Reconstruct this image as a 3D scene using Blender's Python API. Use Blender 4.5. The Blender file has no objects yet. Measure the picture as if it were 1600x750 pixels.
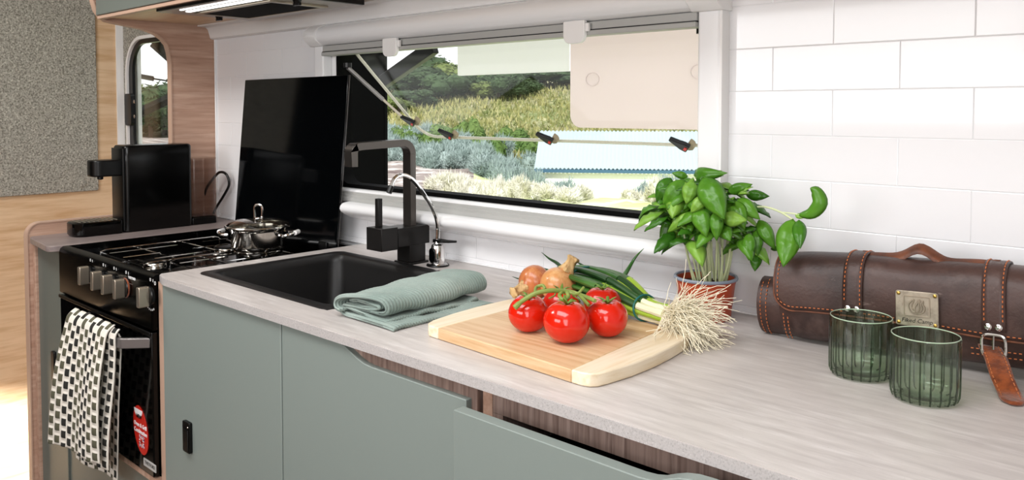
import bpy, bmesh, math, random
from mathutils import Vector, Matrix
random.seed(7)
PI = math.pi
C = bpy.context.scene.collection
sc = bpy.context.scene
# ---------------------------------------------------------------- camera, world, lights
CAM = Vector((0.0, -1.2915, 1.25)); YAW = 0.74651399; PIT = 0.0398270959
FPX = 1274.655; CY = 222.04
FW = Vector((-math.sin(YAW)*math.cos(PIT), math.cos(YAW)*math.cos(PIT), -math.sin(PIT)))
RT = Vector((math.cos(YAW), math.sin(YAW), 0)); UP = RT.cross(FW)
cam = bpy.data.cameras.new('camera'); cam.sensor_width = 36; cam.lens = FPX/1600*36
cam.shift_y = -(375-CY)/1600; cam.clip_start = .02; cam.clip_end = 500
co = bpy.data.objects.new('camera', cam); C.objects.link(co)
co.matrix_world = Matrix(((RT.x, UP.x, -FW.x, CAM.x), (RT.y, UP.y, -FW.y, CAM.y), (RT.z, UP.z, -FW.z, CAM.z), (0, 0, 0, 1)))
sc.camera = co
def ray(x, y): return (FW*FPX + RT*(x-800) + UP*(CY-y))/FPX
def onZ(x, y, z): d = ray(x, y); return CAM + d*((z-CAM.z)/d.z)
def onY(x, y, Y): d = ray(x, y); return CAM + d*((Y-CAM.y)/d.y)
def sight(x, y, w): return CAM + ray(x, y)*w

w = bpy.data.worlds.new('sky'); sc.world = w; w.use_nodes = True
nt = w.node_tree; bg = nt.nodes['Background']
sky = nt.nodes.new('ShaderNodeTexSky'); sky.sky_type = 'HOSEK_WILKIE'
sky.sun_direction = (.45, -.75, .65); sky.turbidity = 4.0; sky.ground_albedo = .4
hz = nt.nodes.new('ShaderNodeMixRGB'); hz.inputs[0].default_value = .6; hz.inputs[2].default_value = (1.0, 1.0, 1.0, 1)
nt.links.new(sky.outputs[0], hz.inputs[1]); nt.links.new(hz.outputs[0], bg.inputs[0])
bg.inputs[1].default_value = 1.5
sun = bpy.data.lights.new('sun', 'SUN'); sun.energy = 3.2; sun.angle = .01; sun.color = (1, .98, .95)
so = bpy.data.objects.new('sun', sun); C.objects.link(so)
so.rotation_euler = Vector((.45, -.75, .65)).to_track_quat('Z', 'Y').to_euler()
def area(name, loc, target, sx, sy, power, color=(1, 1, 1)):
    l = bpy.data.lights.new(name, 'AREA'); l.shape = 'RECTANGLE'; l.size = sx; l.size_y = sy; l.energy = power; l.color = color
    o = bpy.data.objects.new(name, l); C.objects.link(o); o.location = loc
    o.rotation_euler = (Vector(loc)-Vector(target)).to_track_quat('Z', 'Y').to_euler(); return o
area('added_right_fill', (.5, -2.3, 1.35), (-.5, -.2, .95), 1.0, 1.3, 15, (.97, .985, 1))  # area light added from behind right, assumed daylight; the front wall has no door
area('added_front_fill', (-1.3, -2.36, 1.45), (-1.3, 0, 1.1), 1.3, .5, 11, (.98, .99, 1))  # second area light added behind the camera; the front wall has no window
area('left_fill', (-2.25, -1.1, 1.99), (-2.35, -.7, 0), .5, .3, 7, (1, .98, .94))  # unseen fill light added to brighten the left side
area('ceiling_fill', (-.75, -1.15, 1.99), (-.75, -1.15, 0), 1.3, .6, 13, (.98, .99, 1))  # overhead fill added to lift the room, no opening behind it
sp = bpy.data.lights.new('added_patch_spot', 'SPOT'); sp.energy = 1500; sp.spot_size = .42; sp.spot_blend = .5; sp.color = (1, .96, .9); sp.shadow_soft_size = .02  # added spot lamp that makes the assumed sun patch low on the left wall
spo = bpy.data.objects.new('added_patch_spot', sp); C.objects.link(spo); spo.location = (-2.55, -2.3, .9)
spo.rotation_euler = (spo.location-Vector((-3.22, -.33, -.24))).to_track_quat('Z', 'Y').to_euler()
vs = sc.view_settings; vs.view_transform = 'Standard'; vs.look = 'None'; vs.gamma = 1; vs.exposure = 0.65; vs.use_curve_mapping = False

# ---------------------------------------------------------------- materials
MATS = {}
def srgb(h):
    c = [int(h[i:i+2], 16)/255 for i in (0, 2, 4)]
    return tuple(x/12.92 if x <= .04045 else ((x+.055)/1.055)**2.4 for x in c)
def mat(name, col, rough=.5, metal=0, spec=.5, coat=0, trans=0, ior=1.45, tint=None, bump=None, sheen=0, sss=0, translucent=0):
    """tint = (colour2, scale, (sx,sy,sz), lo, hi): a second colour mixed in by stretched noise; bump = (scale, strength, stretch)"""
    m = bpy.data.materials.new(name); m.use_nodes = True; t = m.node_tree; b = t.nodes['Principled BSDF']
    if isinstance(col, str): col = srgb(col)
    b.inputs['Base Color'].default_value = (*col, 1); b.inputs['Roughness'].default_value = rough
    b.inputs['Metallic'].default_value = metal; b.inputs['Specular IOR Level'].default_value = spec
    b.inputs['Coat Weight'].default_value = coat; b.inputs['Coat Roughness'].default_value = .05
    b.inputs['Transmission Weight'].default_value = trans; b.inputs['IOR'].default_value = ior
    b.inputs['Sheen Weight'].default_value = sheen
    if sss: b.inputs['Subsurface Weight'].default_value = sss; b.inputs['Subsurface Radius'].default_value = (.01, .004, .002)
    tc = None
    def coords(st):
        nonlocal tc
        if tc is None: tc = t.nodes.new('ShaderNodeTexCoord')
        mp = t.nodes.new('ShaderNodeMapping'); mp.inputs['Scale'].default_value = st
        t.links.new(tc.outputs['Object'], mp.inputs[0]); return mp.outputs[0]
    last = None
    for tt in ([] if tint is None else tint if isinstance(tint, list) else [tint]):
        c2, s, st, lo, hi = tt
        if isinstance(c2, str): c2 = srgb(c2)
        n = t.nodes.new('ShaderNodeTexNoise'); n.inputs['Scale'].default_value = s; n.inputs['Detail'].default_value = 5; n.inputs['Roughness'].default_value = .6
        t.links.new(coords(st), n.inputs['Vector'])
        mr = t.nodes.new('ShaderNodeMapRange'); mr.inputs[1].default_value = lo; mr.inputs[2].default_value = hi
        t.links.new(n.outputs[0], mr.inputs[0])
        mx = t.nodes.new('ShaderNodeMixRGB'); mx.inputs[2].default_value = (*c2, 1)
        if last is None: mx.inputs[1].default_value = (*col, 1)
        else: t.links.new(last, mx.inputs[1])
        t.links.new(mr.outputs[0], mx.inputs[0]); last = mx.outputs[0]
    if last is not None: t.links.new(last, b.inputs['Base Color'])
    if bump:
        s, k, st = bump
        n = t.nodes.new('ShaderNodeTexNoise'); n.inputs['Scale'].default_value = s; n.inputs['Detail'].default_value = 4
        t.links.new(coords(st), n.inputs['Vector'])
        bp = t.nodes.new('ShaderNodeBump'); bp.inputs['Strength'].default_value = k; bp.inputs['Distance'].default_value = .002
        t.links.new(n.outputs[0], bp.inputs['Height']); t.links.new(bp.outputs[0], b.inputs['Normal'])
    if translucent:
        tr = t.nodes.new('ShaderNodeBsdfTranslucent'); tr.inputs[0].default_value = (*col, 1)
        if last is not None: t.links.new(last, tr.inputs[0])
        ms = t.nodes.new('ShaderNodeMixShader'); ms.inputs[0].default_value = translucent
        t.links.new(b.outputs[0], ms.inputs[1]); t.links.new(tr.outputs[0], ms.inputs[2])
        t.links.new(ms.outputs[0], t.nodes['Material Output'].inputs[0])
    MATS[name] = m; return m
def thin_glass(name, tintc=(1, 1, 1), rough=.02, refl=1.0, ior=1.45):
    m = bpy.data.materials.new(name); m.use_nodes = True; t = m.node_tree; t.nodes.remove(t.nodes['Principled BSDF'])
    tr = t.nodes.new('ShaderNodeBsdfTransparent'); tr.inputs[0].default_value = (*tintc, 1)
    gl = t.nodes.new('ShaderNodeBsdfGlossy'); gl.inputs['Roughness'].default_value = rough
    lw = t.nodes.new('ShaderNodeLayerWeight'); lw.inputs[0].default_value = .5
    pw = t.nodes.new('ShaderNodeMath'); pw.operation = 'POWER'; pw.inputs[1].default_value = 5
    t.links.new(lw.outputs['Facing'], pw.inputs[0])          # Schlick's approximation of the Fresnel term
    mu = t.nodes.new('ShaderNodeMath'); mu.operation = 'MULTIPLY_ADD'; mu.inputs[1].default_value = .92*refl; mu.inputs[2].default_value = .04*refl
    t.links.new(pw.outputs[0], mu.inputs[0])
    ms = t.nodes.new('ShaderNodeMixShader'); t.links.new(mu.outputs[0], ms.inputs[0])
    t.links.new(tr.outputs[0], ms.inputs[1]); t.links.new(gl.outputs[0], ms.inputs[2])
    t.links.new(ms.outputs[0], t.nodes['Material Output'].inputs[0]); MATS[name] = m; return m
M = MATS
mat('tile', 'e9e9eb', .1, spec=.5, coat=.3)
mat('grout', 'ececed', .4)
mat('white_plastic', 'ecebea', .35)
mat('gloss_white', 'ebebec', .18, coat=.3)
mat('grey_rail', 'a9a9a6', .4)
mat('counter', 'c3bcb8', .32, spec=.35, tint=[('aea6a3', 4, (2.2, 16, 16), .42, .75), ('d2ccc9', 7, (1.6, 14, 14), .5, .75), ('b5aeaa', 380, (1, 1, 1), .60, .78)])
mat('counter_edge', 'b5b0ae', .4, tint=[('9a9593', 420, (1, 1, 1), .5, .7), ('c8c4c2', 380, (1, 1, 1), .58, .72)])
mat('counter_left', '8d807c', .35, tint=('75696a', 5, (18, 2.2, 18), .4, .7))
mat('green', '818a85', .33, spec=.4)
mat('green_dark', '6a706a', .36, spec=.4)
mat('oak', 'ddbf9c', .45, spec=.3, tint=[('c8a37c', 3, (22, 1.3, 16), .42, .66), ('e3c6a4', 2.2, (12, .8, 9), .52, .7)])
mat('walnut', 'bd9b87', .42, spec=.3, tint=[('a5826f', 3.5, (20, 1.3, 24), .4, .68), ('cbac99', 3, (14, 1, 13), .52, .72)])
mat('wood_edge', 'bf9f8b', .4)
mat('dark_edge', '92766a', .4)
mat('rail_wood', '907a70', .45, tint=[('6d5850', 3, (60, 60, 2.2), .42, .66), ('aa948a', 2.5, (40, 40, 1.5), .55, .7)])
mat('underside', 'd9bd9f', .45, tint=('c7a480', 3, (1.5, 18, 18), .42, .7))
mat('felt', 'a29f95', .95, spec=.1, sheen=.2, tint=[('706d64', 190, (1, 1, 1), .46, .6), ('c6c2b6', 150, (1, 1, 1), .54, .66)], bump=(220, .7, (1, 1, 1)))
mat('black_gloss', '030303', .08, spec=.35)
mat('lid_glass', '030405', .07, spec=.35)
mat('black_satin', '060606', .3, spec=.4)
mat('black_metal', '1b1a1a', .36, metal=.2, spec=.5)
mat('black_matt', '050505', .7, spec=.08)
mat('sink_black', '161515', .42, spec=.4, bump=(260, .08, (1, 1, 1)))
mat('tap_black', '1f1d1c', .32, metal=.4)
mat('tap_bright', '55504c', .28, metal=.85)
mat('taupe', '8d8066', .5)
mat('sash_rim', 'c9c6b2', .25, coat=.3)
mat('hood_steel', 'b0a8a4', .35, metal=.3)
mat('black_panel', '030303', .22, spec=.14)
mat('coffee_black', '040404', .22, spec=.4)
mat('rim_glass', 'c9d6c4', .08, coat=.6)
mat('chrome', 'e4e2e0', .07, metal=1)
mat('steel', 'c9c4bd', .14, metal=1)
mat('brushed', 'b3a898', .28, metal=.8)
mat('handle_grey', '8a8584', .35, metal=.7)
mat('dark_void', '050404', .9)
mat('floor', '4c4138', .5, tint=('3c332b', 3, (2, 18, 18), .4, .7))
mat('ceiling', 'eeebe6', .6)
mat('white_wall', 'dcdad6', .5)
mat('red', 'c8271c', .3)
mat('white_print', 'f2f2f2', .5)
mat('blue_print', '1e2a66', .5)
mat('label_silver', 'b9b7b4', .4)
mat('bamboo', 'd3b38c', .42, tint=[('c49d72', 4, (1.5, 30, 30), .42, .66), ('dcbd98', 3, (1, 22, 22), .52, .7)])
mat('bamboo_pale', 'e8d9c0', .42, tint=[('dcc7a4', 4, (30, 1.5, 30), .44, .68)])
mat('tomato', 'cc1e0a', .13, coat=.25, sss=.05, tint=('d4301a', 2.2, (6, 6, 6), .55, .85))
mat('tomato_dark', 'bc1c0a', .15, coat=.25)
mat('vine', '7c8c42', .5, tint=('a7b060', 30, (1, 1, 1), .5, .7))
mat('calyx', '5f7f2c', .5)
mat('onion', 'bd7040', .28, coat=.2, tint=[('9a4c2a', 4, (16, 16, 1.2), .45, .7), ('cf9160', 3, (12, 12, 1), .54, .7)])
mat('onion_pale', 'cc8f56', .3, coat=.2, tint=[('b0703a', 4, (16, 16, 1.2), .45, .7), ('ddb07c', 3, (12, 12, 1), .52, .7)])
mat('onion_neck', 'c9a876', .7, tint=('956f42', 5, (30, 30, 3), .45, .65))
mat('scallion', '2f5c22', .3, tint=('4c7a2c', 4, (1, 8, 8), .45, .7), translucent=.1)
mat('scallion_dark', '22421f', .33, tint=('345e29', 4, (1, 8, 8), .45, .7))
mat('scallion_light', '9dbb3c', .3)
mat('scallion_white', 'e9e8c6', .3)
mat('roots', 'f0e8d0', .7)
mat('band_teal', '1e6a66', .5)
mat('leaf', '5c9428', .3, tint=[('3c741a', 14, (1, 1, 1), .4, .7)], translucent=.18, bump=(90, .35, (1, 1, 1)))
mat('leaf_light', '8ab848', .32, tint=('659a30', 14, (1, 1, 1), .4, .7), translucent=.2, bump=(90, .35, (1, 1, 1)))
mat('leaf_dark', '40781c', .3, tint=('285612', 14, (1, 1, 1), .4, .7), translucent=.12, bump=(90, .35, (1, 1, 1)))
mat('stem', 'dbe4b6', .45, translucent=.15)
mat('soil', '4a3324', .95, tint=('2a1c13', 160, (1, 1, 1), .45, .6), bump=(200, 1, (1, 1, 1)))
mat('terracotta', 'b4472a', .38, tint=('c55733', 6, (1, 1, 1), .4, .7))
mat('pot_rim', '8f97a6', .4)
mat('leather', '493530', .4, spec=.4, tint=[('2f211e', 9, (1, 1, 1), .42, .62), ('5d4b46', 14, (1, 1, 1), .56, .75), ('75655f', 30, (1, 2.4, 2.4), .66, .76)], bump=(240, .2, (1, 1, 1)))
mat('leather_edge', '6e3d24', .5, tint=('4b2818', 40, (1, 1, 1), .4, .6))
mat('suede', '8a4218', .9, sheen=.3, tint=('662c0c', 90, (1, 1, 1), .42, .62), bump=(300, .6, (1, 1, 1)))
mat('thread', 'b8683a', .7)
mat('pewter', 'b3a898', .36, metal=.6, tint=('8d8375', 60, (1, 1, 1), .45, .65))
mat('brass', 'b0904e', .3, metal=1)
mat('towel', '93a099', .95, sheen=.15, tint=('7d8d86', 6, (1, 1, 1), .4, .65), bump=(330, .5, (1, 1, 1)))
mat('sheet', 'fafaf8', .8, translucent=.5)  # white tone of a reflection in the window pane, given to a panel
mat('cream_reflection', 'f8eeec', .7, translucent=.5)  # cream tone of a reflection in the window pane, given to a panel
mat('grass', 'b3c284', .9, tint=[('d6dcb0', .5, (1, 1, 1), .45, .6), ('a3b668', 1.2, (.4, 1, 1), .52, .7)])
mat('hill', '8a8866', .95, tint=[('6c7648', .12, (1, 1, 1), .45, .6), ('aaa57e', .9, (1, 1, 1), .5, .66), ('5f6b36', 2.4, (1, 1, 1), .56, .66)])
mat('dirt', '857a74', .95, tint=[('c4bcb6', .5, (1, 1, 1), .5, .62), ('5c4c48', .9, (1, 1, 1), .54, .64)])
mat('roof_metal', '9fb1b8', .45)
mat('blue_gutter', '32556b', .5)
mat('shed_wall', 'f2f1ec', .7)
mat('bush_green', '627a3c', .8, tint=('3c5a22', .8, (1, 1, 1), .4, .65), translucent=.15)
mat('bush_silver', '97a7a3', .85, tint=('74867f', .9, (1, 1, 1), .4, .65), translucent=.15)
mat('bush_white', 'dcdad0', .85, tint=('b5b494', 1, (1, 1, 1), .4, .65), translucent=.2)
mat('tree_dark', '3c5230', .8, tint=('1f2f18', .5, (1, 1, 1), .4, .65), translucent=.12)
mat('tree_olive', '66743c', .8, tint=('45552a', .5, (1, 1, 1), .4, .65), translucent=.12)
mat('bark', '54483c', .9)
mat('caravan_skin', 'e9e9e6', .4)
mat('green_glass', (.70, .82, .68), .01, trans=1, ior=1.45)
mat('smoke_tank', (.55, .5, .48), .05, trans=.0)
thin_glass('pane', (.985, .985, .98), .02, .4)
thin_glass('tumbler_glass', (.85, .91, .84), .02, 1.3)
thin_glass('tumbler_rib', (.40, .50, .38), .05, 1.6)
thin_glass('clear_glass', (.97, .98, .97), .02, 1.0)
thin_glass('tank_plastic', (.87, .84, .83), .05, 1.2)
thin_glass('pot_lid_glass', (.55, .55, .52), .03, 2.2)
def check_mat():
    m = bpy.data.materials.new('check_cloth'); m.use_nodes = True; t = m.node_tree; b = t.nodes['Principled BSDF']; b.inputs['Roughness'].default_value = .95
    uv = t.nodes.new('ShaderNodeUVMap'); sx = t.nodes.new('ShaderNodeSeparateXYZ'); t.links.new(uv.outputs[0], sx.inputs[0])
    def mth(op, a, bb=None):
        n = t.nodes.new('ShaderNodeMath'); n.operation = op
        for i, q in enumerate((a, bb)):
            if q is None: continue
            if isinstance(q, (int, float)): n.inputs[i].default_value = q
            else: t.links.new(q, n.inputs[i])
        return n.outputs[0]
    u, v = sx.outputs[0], sx.outputs[1]          # u, v count cells
    col = mth('FLOOR', u); par = mth('MODULO', col, 2.0)
    v2 = mth('ADD', v, mth('MULTIPLY', par, .5))
    fu = mth('ABSOLUTE', mth('SUBTRACT', mth('FRACT', u), .5)); fv = mth('ABSOLUTE', mth('SUBTRACT', mth('FRACT', v2), .5))
    ins = mth('MULTIPLY', mth('LESS_THAN', fu, .36), mth('LESS_THAN', fv, .29))
    alt = mth('LESS_THAN', mth('MODULO', mth('FLOOR', mth('MULTIPLY', col, .5)), 2.0), .5)
    c1 = t.nodes.new('ShaderNodeMixRGB'); c1.inputs[1].default_value = (*srgb('24231f'), 1); c1.inputs[2].default_value = (*srgb('555341'), 1); t.links.new(alt, c1.inputs[0])
    c2 = t.nodes.new('ShaderNodeMixRGB'); c2.inputs[1].default_value = (*srgb('e3ddd2'), 1); t.links.new(ins, c2.inputs[0]); t.links.new(c1.outputs[0], c2.inputs[2])
    t.links.new(c2.outputs[0], b.inputs['Base Color']); MATS['check_cloth'] = m
check_mat()

# ---------------------------------------------------------------- mesh helpers
ORG = {}
class MB:
    def __init__(s): s.v = []; s.f = []; s.uv = None
    def add(s, vs_, fs):
        n = len(s.v); s.v += [tuple(p) for p in vs_]; s.f += [tuple(i+n for i in f) for f in fs]; return s
    def box(s, x0, x1, y0, y1, z0, z1):
        return s.add([(x0, y0, z0), (x1, y0, z0), (x1, y1, z0), (x0, y1, z0), (x0, y0, z1), (x1, y0, z1), (x1, y1, z1), (x0, y1, z1)],
                     [(0, 3, 2, 1), (4, 5, 6, 7), (0, 1, 5, 4), (1, 2, 6, 5), (2, 3, 7, 6), (3, 0, 4, 7)])
    def prism(s, pts, axis, a, b):
        n = len(pts)
        def P(p, c): return (c, p[0], p[1]) if axis == 'x' else (p[0], c, p[1]) if axis == 'y' else (p[0], p[1], c)
        return s.add([P(p, a) for p in pts]+[P(p, b) for p in pts],
                     [tuple(range(n)), tuple(range(2*n-1, n-1, -1))]+[(i, (i+1) % n, n+(i+1) % n, n+i) for i in range(n)])
    def ring(s, outer, inner, axis, a, b):
        n = len(outer)
        def P(p, c): return (c, p[0], p[1]) if axis == 'x' else (p[0], c, p[1]) if axis == 'y' else (p[0], p[1], c)
        vs_ = [P(p, a) for p in outer]+[P(p, a) for p in inner]+[P(p, b) for p in outer]+[P(p, b) for p in inner]
        fs = []
        for i in range(n):
            j = (i+1) % n
            fs += [(i, j, n+j, n+i), (2*n+i, 3*n+i, 3*n+j, 2*n+j), (i, 2*n+i, 2*n+j, j), (n+i, n+j, 3*n+j, 3*n+i)]
        return s.add(vs_, fs)
    def loft(s, loops, cap0=True, cap1=True, closed=True):
        n = len(loops[0]); vs_ = [p for l in loops for p in l]; fs = []
        for k in range(len(loops)-1):
            for i in range(n if closed else n-1):
                j = (i+1) % n; fs.append((k*n+i, k*n+j, (k+1)*n+j, (k+1)*n+i))
        if cap0: fs.append(tuple(range(n-1, -1, -1)))
        if cap1: fs.append(tuple((len(loops)-1)*n+i for i in range(n)))
        return s.add(vs_, fs)
    def tube(s, path, r, n=8, caps=True, flat=1.0):
        P = [Vector(p) for p in path]; R = r if isinstance(r, (list, tuple)) else [r]*len(P)
        loops = []; ref = None
        for i, p in enumerate(P):
            d = (P[min(i+1, len(P)-1)]-P[max(i-1, 0)]).normalized()
            if ref is None:
                ref = Vector((0, 0, 1)) if abs(d.z) < .9 else Vector((1, 0, 0))
            a = d.cross(ref)
            if a.length < 1e-6: a = d.orthogonal()
            a.normalize(); b = a.cross(d); ref = b
            loops.append([tuple(p+a*math.cos(2*PI*k/n)*R[i]+b*math.sin(2*PI*k/n)*R[i]*flat) for k in range(n)])
        return s.loft(loops, caps, caps)
    def lathe(s, prof, n=32, c=(0, 0, 0), cap0=True, cap1=True, fn=None):
        loops = []
        for k, (r, z) in enumerate(prof):
            l = []
            for i in range(n):
                a = 2*PI*i/n; rr = r*(fn(a, k) if fn else 1)
                l.append((c[0]+rr*math.cos(a), c[1]+rr*math.sin(a), c[2]+z))
            loops.append(l)
        return s.loft(loops, cap0, cap1)
    def grid(s, fn, nu, nv):
        vs_ = [fn(i/nu, j/nv) for j in range(nv+1) for i in range(nu+1)]
        return s.add(vs_, [(j*(nu+1)+i, j*(nu+1)+i+1, (j+1)*(nu+1)+i+1, (j+1)*(nu+1)+i) for j in range(nv) for i in range(nu)])
    def xf(s, mtx): s.v = [tuple(mtx @ Vector(p)) for p in s.v]; return s
    def build(s, name, m, parent=None, org=None, smooth=35, bevel=0, seg=2, local=False, solid=0, subsurf=0):
        """world-space vertices, moved to the thing's own origin; local=True: vertices are already in the parent's frame"""
        o0 = Vector((0, 0, 0))
        if not local: o0 = Vector(ORG[parent.name]) if parent else Vector(org or (0, 0, 0))
        me = bpy.data.meshes.new(name); me.from_pydata([tuple(Vector(p)-o0) for p in s.v], [], s.f)
        bm = bmesh.new(); bm.from_mesh(me); bmesh.ops.recalc_face_normals(bm, faces=bm.faces); bm.to_mesh(me); bm.free()
        me.materials.append(M[m])
        if smooth: me.shade_smooth(); me.set_sharp_from_angle(angle=math.radians(smooth))
        o = bpy.data.objects.new(name, me); C.objects.link(o)
        if parent: o.parent = parent; ORG[o.name] = ORG[parent.name]
        else: o.location = o0; ORG[o.name] = tuple(o0)
        if solid: q = o.modifiers.new('s', 'SOLIDIFY'); q.thickness = solid; q.offset = 0
        if bevel: q = o.modifiers.new('b', 'BEVEL'); q.width = bevel; q.segments = seg; q.limit_method = 'ANGLE'; q.angle_limit = .6
        if subsurf: q = o.modifiers.new('u', 'SUBSURF'); q.levels = q.render_levels = subsurf
        return o
def thing(name, label, cat, loc=(0, 0, 0), group=None, rot=None):
    o = bpy.data.objects.new(name, None); C.objects.link(o); o.location = loc; o.empty_display_size = .02
    if rot: o.rotation_euler = rot
    ORG[o.name] = tuple(loc); return tag(o, label, cat, group)
def tag(o, label, cat, group=None):
    o['label'] = label; o['category'] = cat
    if group: o['group'] = group
    return o
def struct(o, label=None):
    o['kind'] = 'structure'
    if label: o['label'] = label
    return o
def stuff(o): o['kind'] = 'stuff'; return o
def rrect(x0, x1, y0, y1, r, n=6):
    rs = r if isinstance(r, (list, tuple)) else [r]*4; pts = []
    for (cx, cy, a0, rr) in ((x1, y1, 0, rs[0]), (x0, y1, PI/2, rs[1]), (x0, y0, PI, rs[2]), (x1, y0, 1.5*PI, rs[3])):
        sx = -1 if cx == x1 else 1; sy = -1 if cy == y1 else 1
        for k in range(n+1):
            a = a0+PI/2*k/n; pts.append((cx+sx*rr+rr*math.cos(a), cy+sy*rr+rr*math.sin(a)))
    return pts
def arc(cx, cy, r, a0, a1, n=8): return [(cx+r*math.cos(a0+(a1-a0)*k/n), cy+r*math.sin(a0+(a1-a0)*k/n)) for k in range(n+1)]
def bez(pts, n=12):
    """Catmull-Rom through points"""
    P = [Vector(p) for p in pts]; P = [P[0]*2-P[1]]+P+[P[-1]*2-P[-2]]; out = []
    for i in range(1, len(P)-2):
        for k in range(n):
            t = k/n; a, b, c, d = P[i-1], P[i], P[i+1], P[i+2]
            out.append(.5*((2*b)+(c-a)*t+(2*a-5*b+4*c-d)*t*t+(3*b-a-3*c+d)*t**3))
    out.append(P[-2]); return out
def text_mesh(name, body, size, mtx, m, parent, extrude=.0002, shear=0, bold=0):
    cu = bpy.data.curves.new(name, 'FONT'); cu.body = body; cu.size = size; cu.extrude = extrude; cu.align_x = 'CENTER'; cu.align_y = 'CENTER'; cu.shear = shear; cu.offset = bold; cu.resolution_u = 2
    to = bpy.data.objects.new(name, cu); C.objects.link(to)
    me = bpy.data.meshes.new_from_object(to.evaluated_get(bpy.context.evaluated_depsgraph_get()))
    bpy.data.objects.remove(to); me.transform(mtx); me.name = name; me.materials.clear(); me.materials.append(M[m])
    o = bpy.data.objects.new(name, me); C.objects.link(o); o.parent = parent; ORG[o.name] = ORG[parent.name]; return o
# ---------------------------------------------------------------- room shell
XL, XR, YF, ZC = -3.22, 1.25, -2.42, 2.03
struct(MB().box(XL-.05, XR+.05, YF-.05, .05, -.16, -.11).build('floor', 'floor', smooth=0))
struct(MB().box(XL-.05, XR+.05, YF-.05, .05, ZC, ZC+.05).build('ceiling', 'ceiling', smooth=0))
struct(MB().box(XL-.04, XL, YF-.05, .0028, -.11, ZC).build('wall_left', 'oak', smooth=0))
struct(MB().box(XL, XL+.012, YF, -.80, -.11, ZC).build('reflection_blocker', 'black_matt', smooth=0), 'unseen dark panel added along the far wall to darken reflections')  # added out of view so the black oven fronts reflect something dark
struct(MB().box(XR, XR+.04, YF-.05, .05, -.11, ZC).build('wall_right', 'white_wall', smooth=0))
struct(MB().box(XL-.05, XR+.05, YF-.05, YF, -.11, ZC).build('wall_front', 'walnut', smooth=0))
W0, W1, WZ0, WZ1 = -1.84, -.725, 1.03, 1.425          # kitchen window opening
V0, V1, VZ0, VZ1 = -3.185, -2.60, 1.0, 1.510; VH = -3.262            # window beyond the partition
b = MB()
for (x0, x1, z0, z1) in ((XL-.05, VH, -.11, ZC), (VH, V1, -.11, VZ0), (VH, V1, VZ1, ZC), (V1, W0, -.11, ZC), (W0, W1, -.11, WZ0), (W0, W1, WZ1, ZC), (W1, XR+.05, -.11, ZC)):
    b.box(x0, x1, .0012, .035, z0, z1)
wall = struct(b.build('wall_back', 'grout', smooth=0))
zs = [.9005, .913, .986, 1.06, 1.135, 1.2075, 1.281, 1.353, 1.426, 1.4985]
tile_mesh = {}
def tile(x0, x1, z0, z1):
    key = (round(x1-x0, 4), round(z1-z0, 4))
    if key not in tile_mesh:
        w_, h_ = x1-x0, z1-z0; g, c = .0004, .0009
        t = MB(); t.loft([[(g, .0035, g), (w_-g, .0035, g), (w_-g, .0035, h_-g), (g, .0035, h_-g)],
                          [(g, .0004, g), (w_-g, .0004, g), (w_-g, .0004, h_-g), (g, .0004, h_-g)],
                          [(g+c, 0, g+c), (w_-g-c, 0, g+c), (w_-g-c, 0, h_-g-c), (g+c, 0, h_-g-c)]])
        o = t.build('tile', 'tile', wall, smooth=0); tile_mesh[key] = o.data
    else:
        o = bpy.data.objects.new('tile', tile_mesh[key]); C.objects.link(o); o.parent = wall
    o.location = (x0, 0, z0)
for r in range(len(zs)-1):
    z0, z1 = zs[r], zs[r+1]; off = -.505 if r % 2 == 1 else -.405
    k = -11
    while True:
        x0 = off+.2*k; x1 = x0+.2; k += 1
        if x0 > .5: break
        x0 = max(x0, -2.498)
        if x1 <= x0+.01: continue
        segs = [(x0, x1)]
        if .95 < (z0+z1)/2 < 1.47:
            segs = [s for s in ((x0, min(x1, -1.885)), (max(x0, -.69), x1)) if s[1]-s[0] > .012]
        for a, c in segs: tile(a, c, z0, z1)
# corner strip between partition and tiles, cornice under the overhead lockers
struct(MB().box(-2.5, -2.494, -.006, .003, .9, 1.49).build('trim_1', 'gloss_white', bevel=.002))
cor = [(0, 1.475), (-.012, 1.475), (-.018, 1.478), (-.026, 1.505), (-.034, 1.512), (-.06, 1.513), (-.06, 1.518), (0, 1.518)]
struct(MB().prism(cor, 'x', -2.5, .6).build('trim_2', 'white_plastic', bevel=.001))

# partition: a C-shaped panel cut round the worktop end and the locker above
part_pts = [(0, -.11), (-.558, -.11)]+arc(-.523, .901, .035, PI, PI/2, 6)+[(-.43, .936), (-.21, .936)]+arc(-.21, .998, .062, -PI/2, 0, 5) \
    + [(-.147, 1.391), (-.151, 1.425), (-.158, 1.450), (-.172, 1.467), (-.189, 1.479), (-.208, 1.487), (-.235, 1.494), (-.275, 1.500), (-.315, 1.505)] \
    + [(-.337, 1.509), (-.352, 1.519), (-.365, 1.537), (-.373, 1.566), (-.373, ZC), (0, ZC)]
pan = struct(MB().prism(part_pts, 'x', -2.52, -2.50).build('wall_partition', 'walnut', smooth=25))
# rounded pale edge band following the cut
edge = [(-.558, -.11)]+part_pts[2:-1]
eb = MB(); lo = []
for i, p in enumerate(edge):
    a = Vector(edge[max(i-1, 0)]); c = Vector(edge[min(i+1, len(edge)-1)]); d = (c-a).normalized(); nrm = Vector((-d.y, d.x))
    q = Vector(p); lo.append([(-2.5225, *(q-nrm*.002)), (-2.5225, *(q+nrm*.0015)), (-2.4975, *(q+nrm*.0015)), (-2.4975, *(q-nrm*.002))])
eb.loft(lo); eb.build('edge_band', 'wood_edge', pan, smooth=50)

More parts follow.
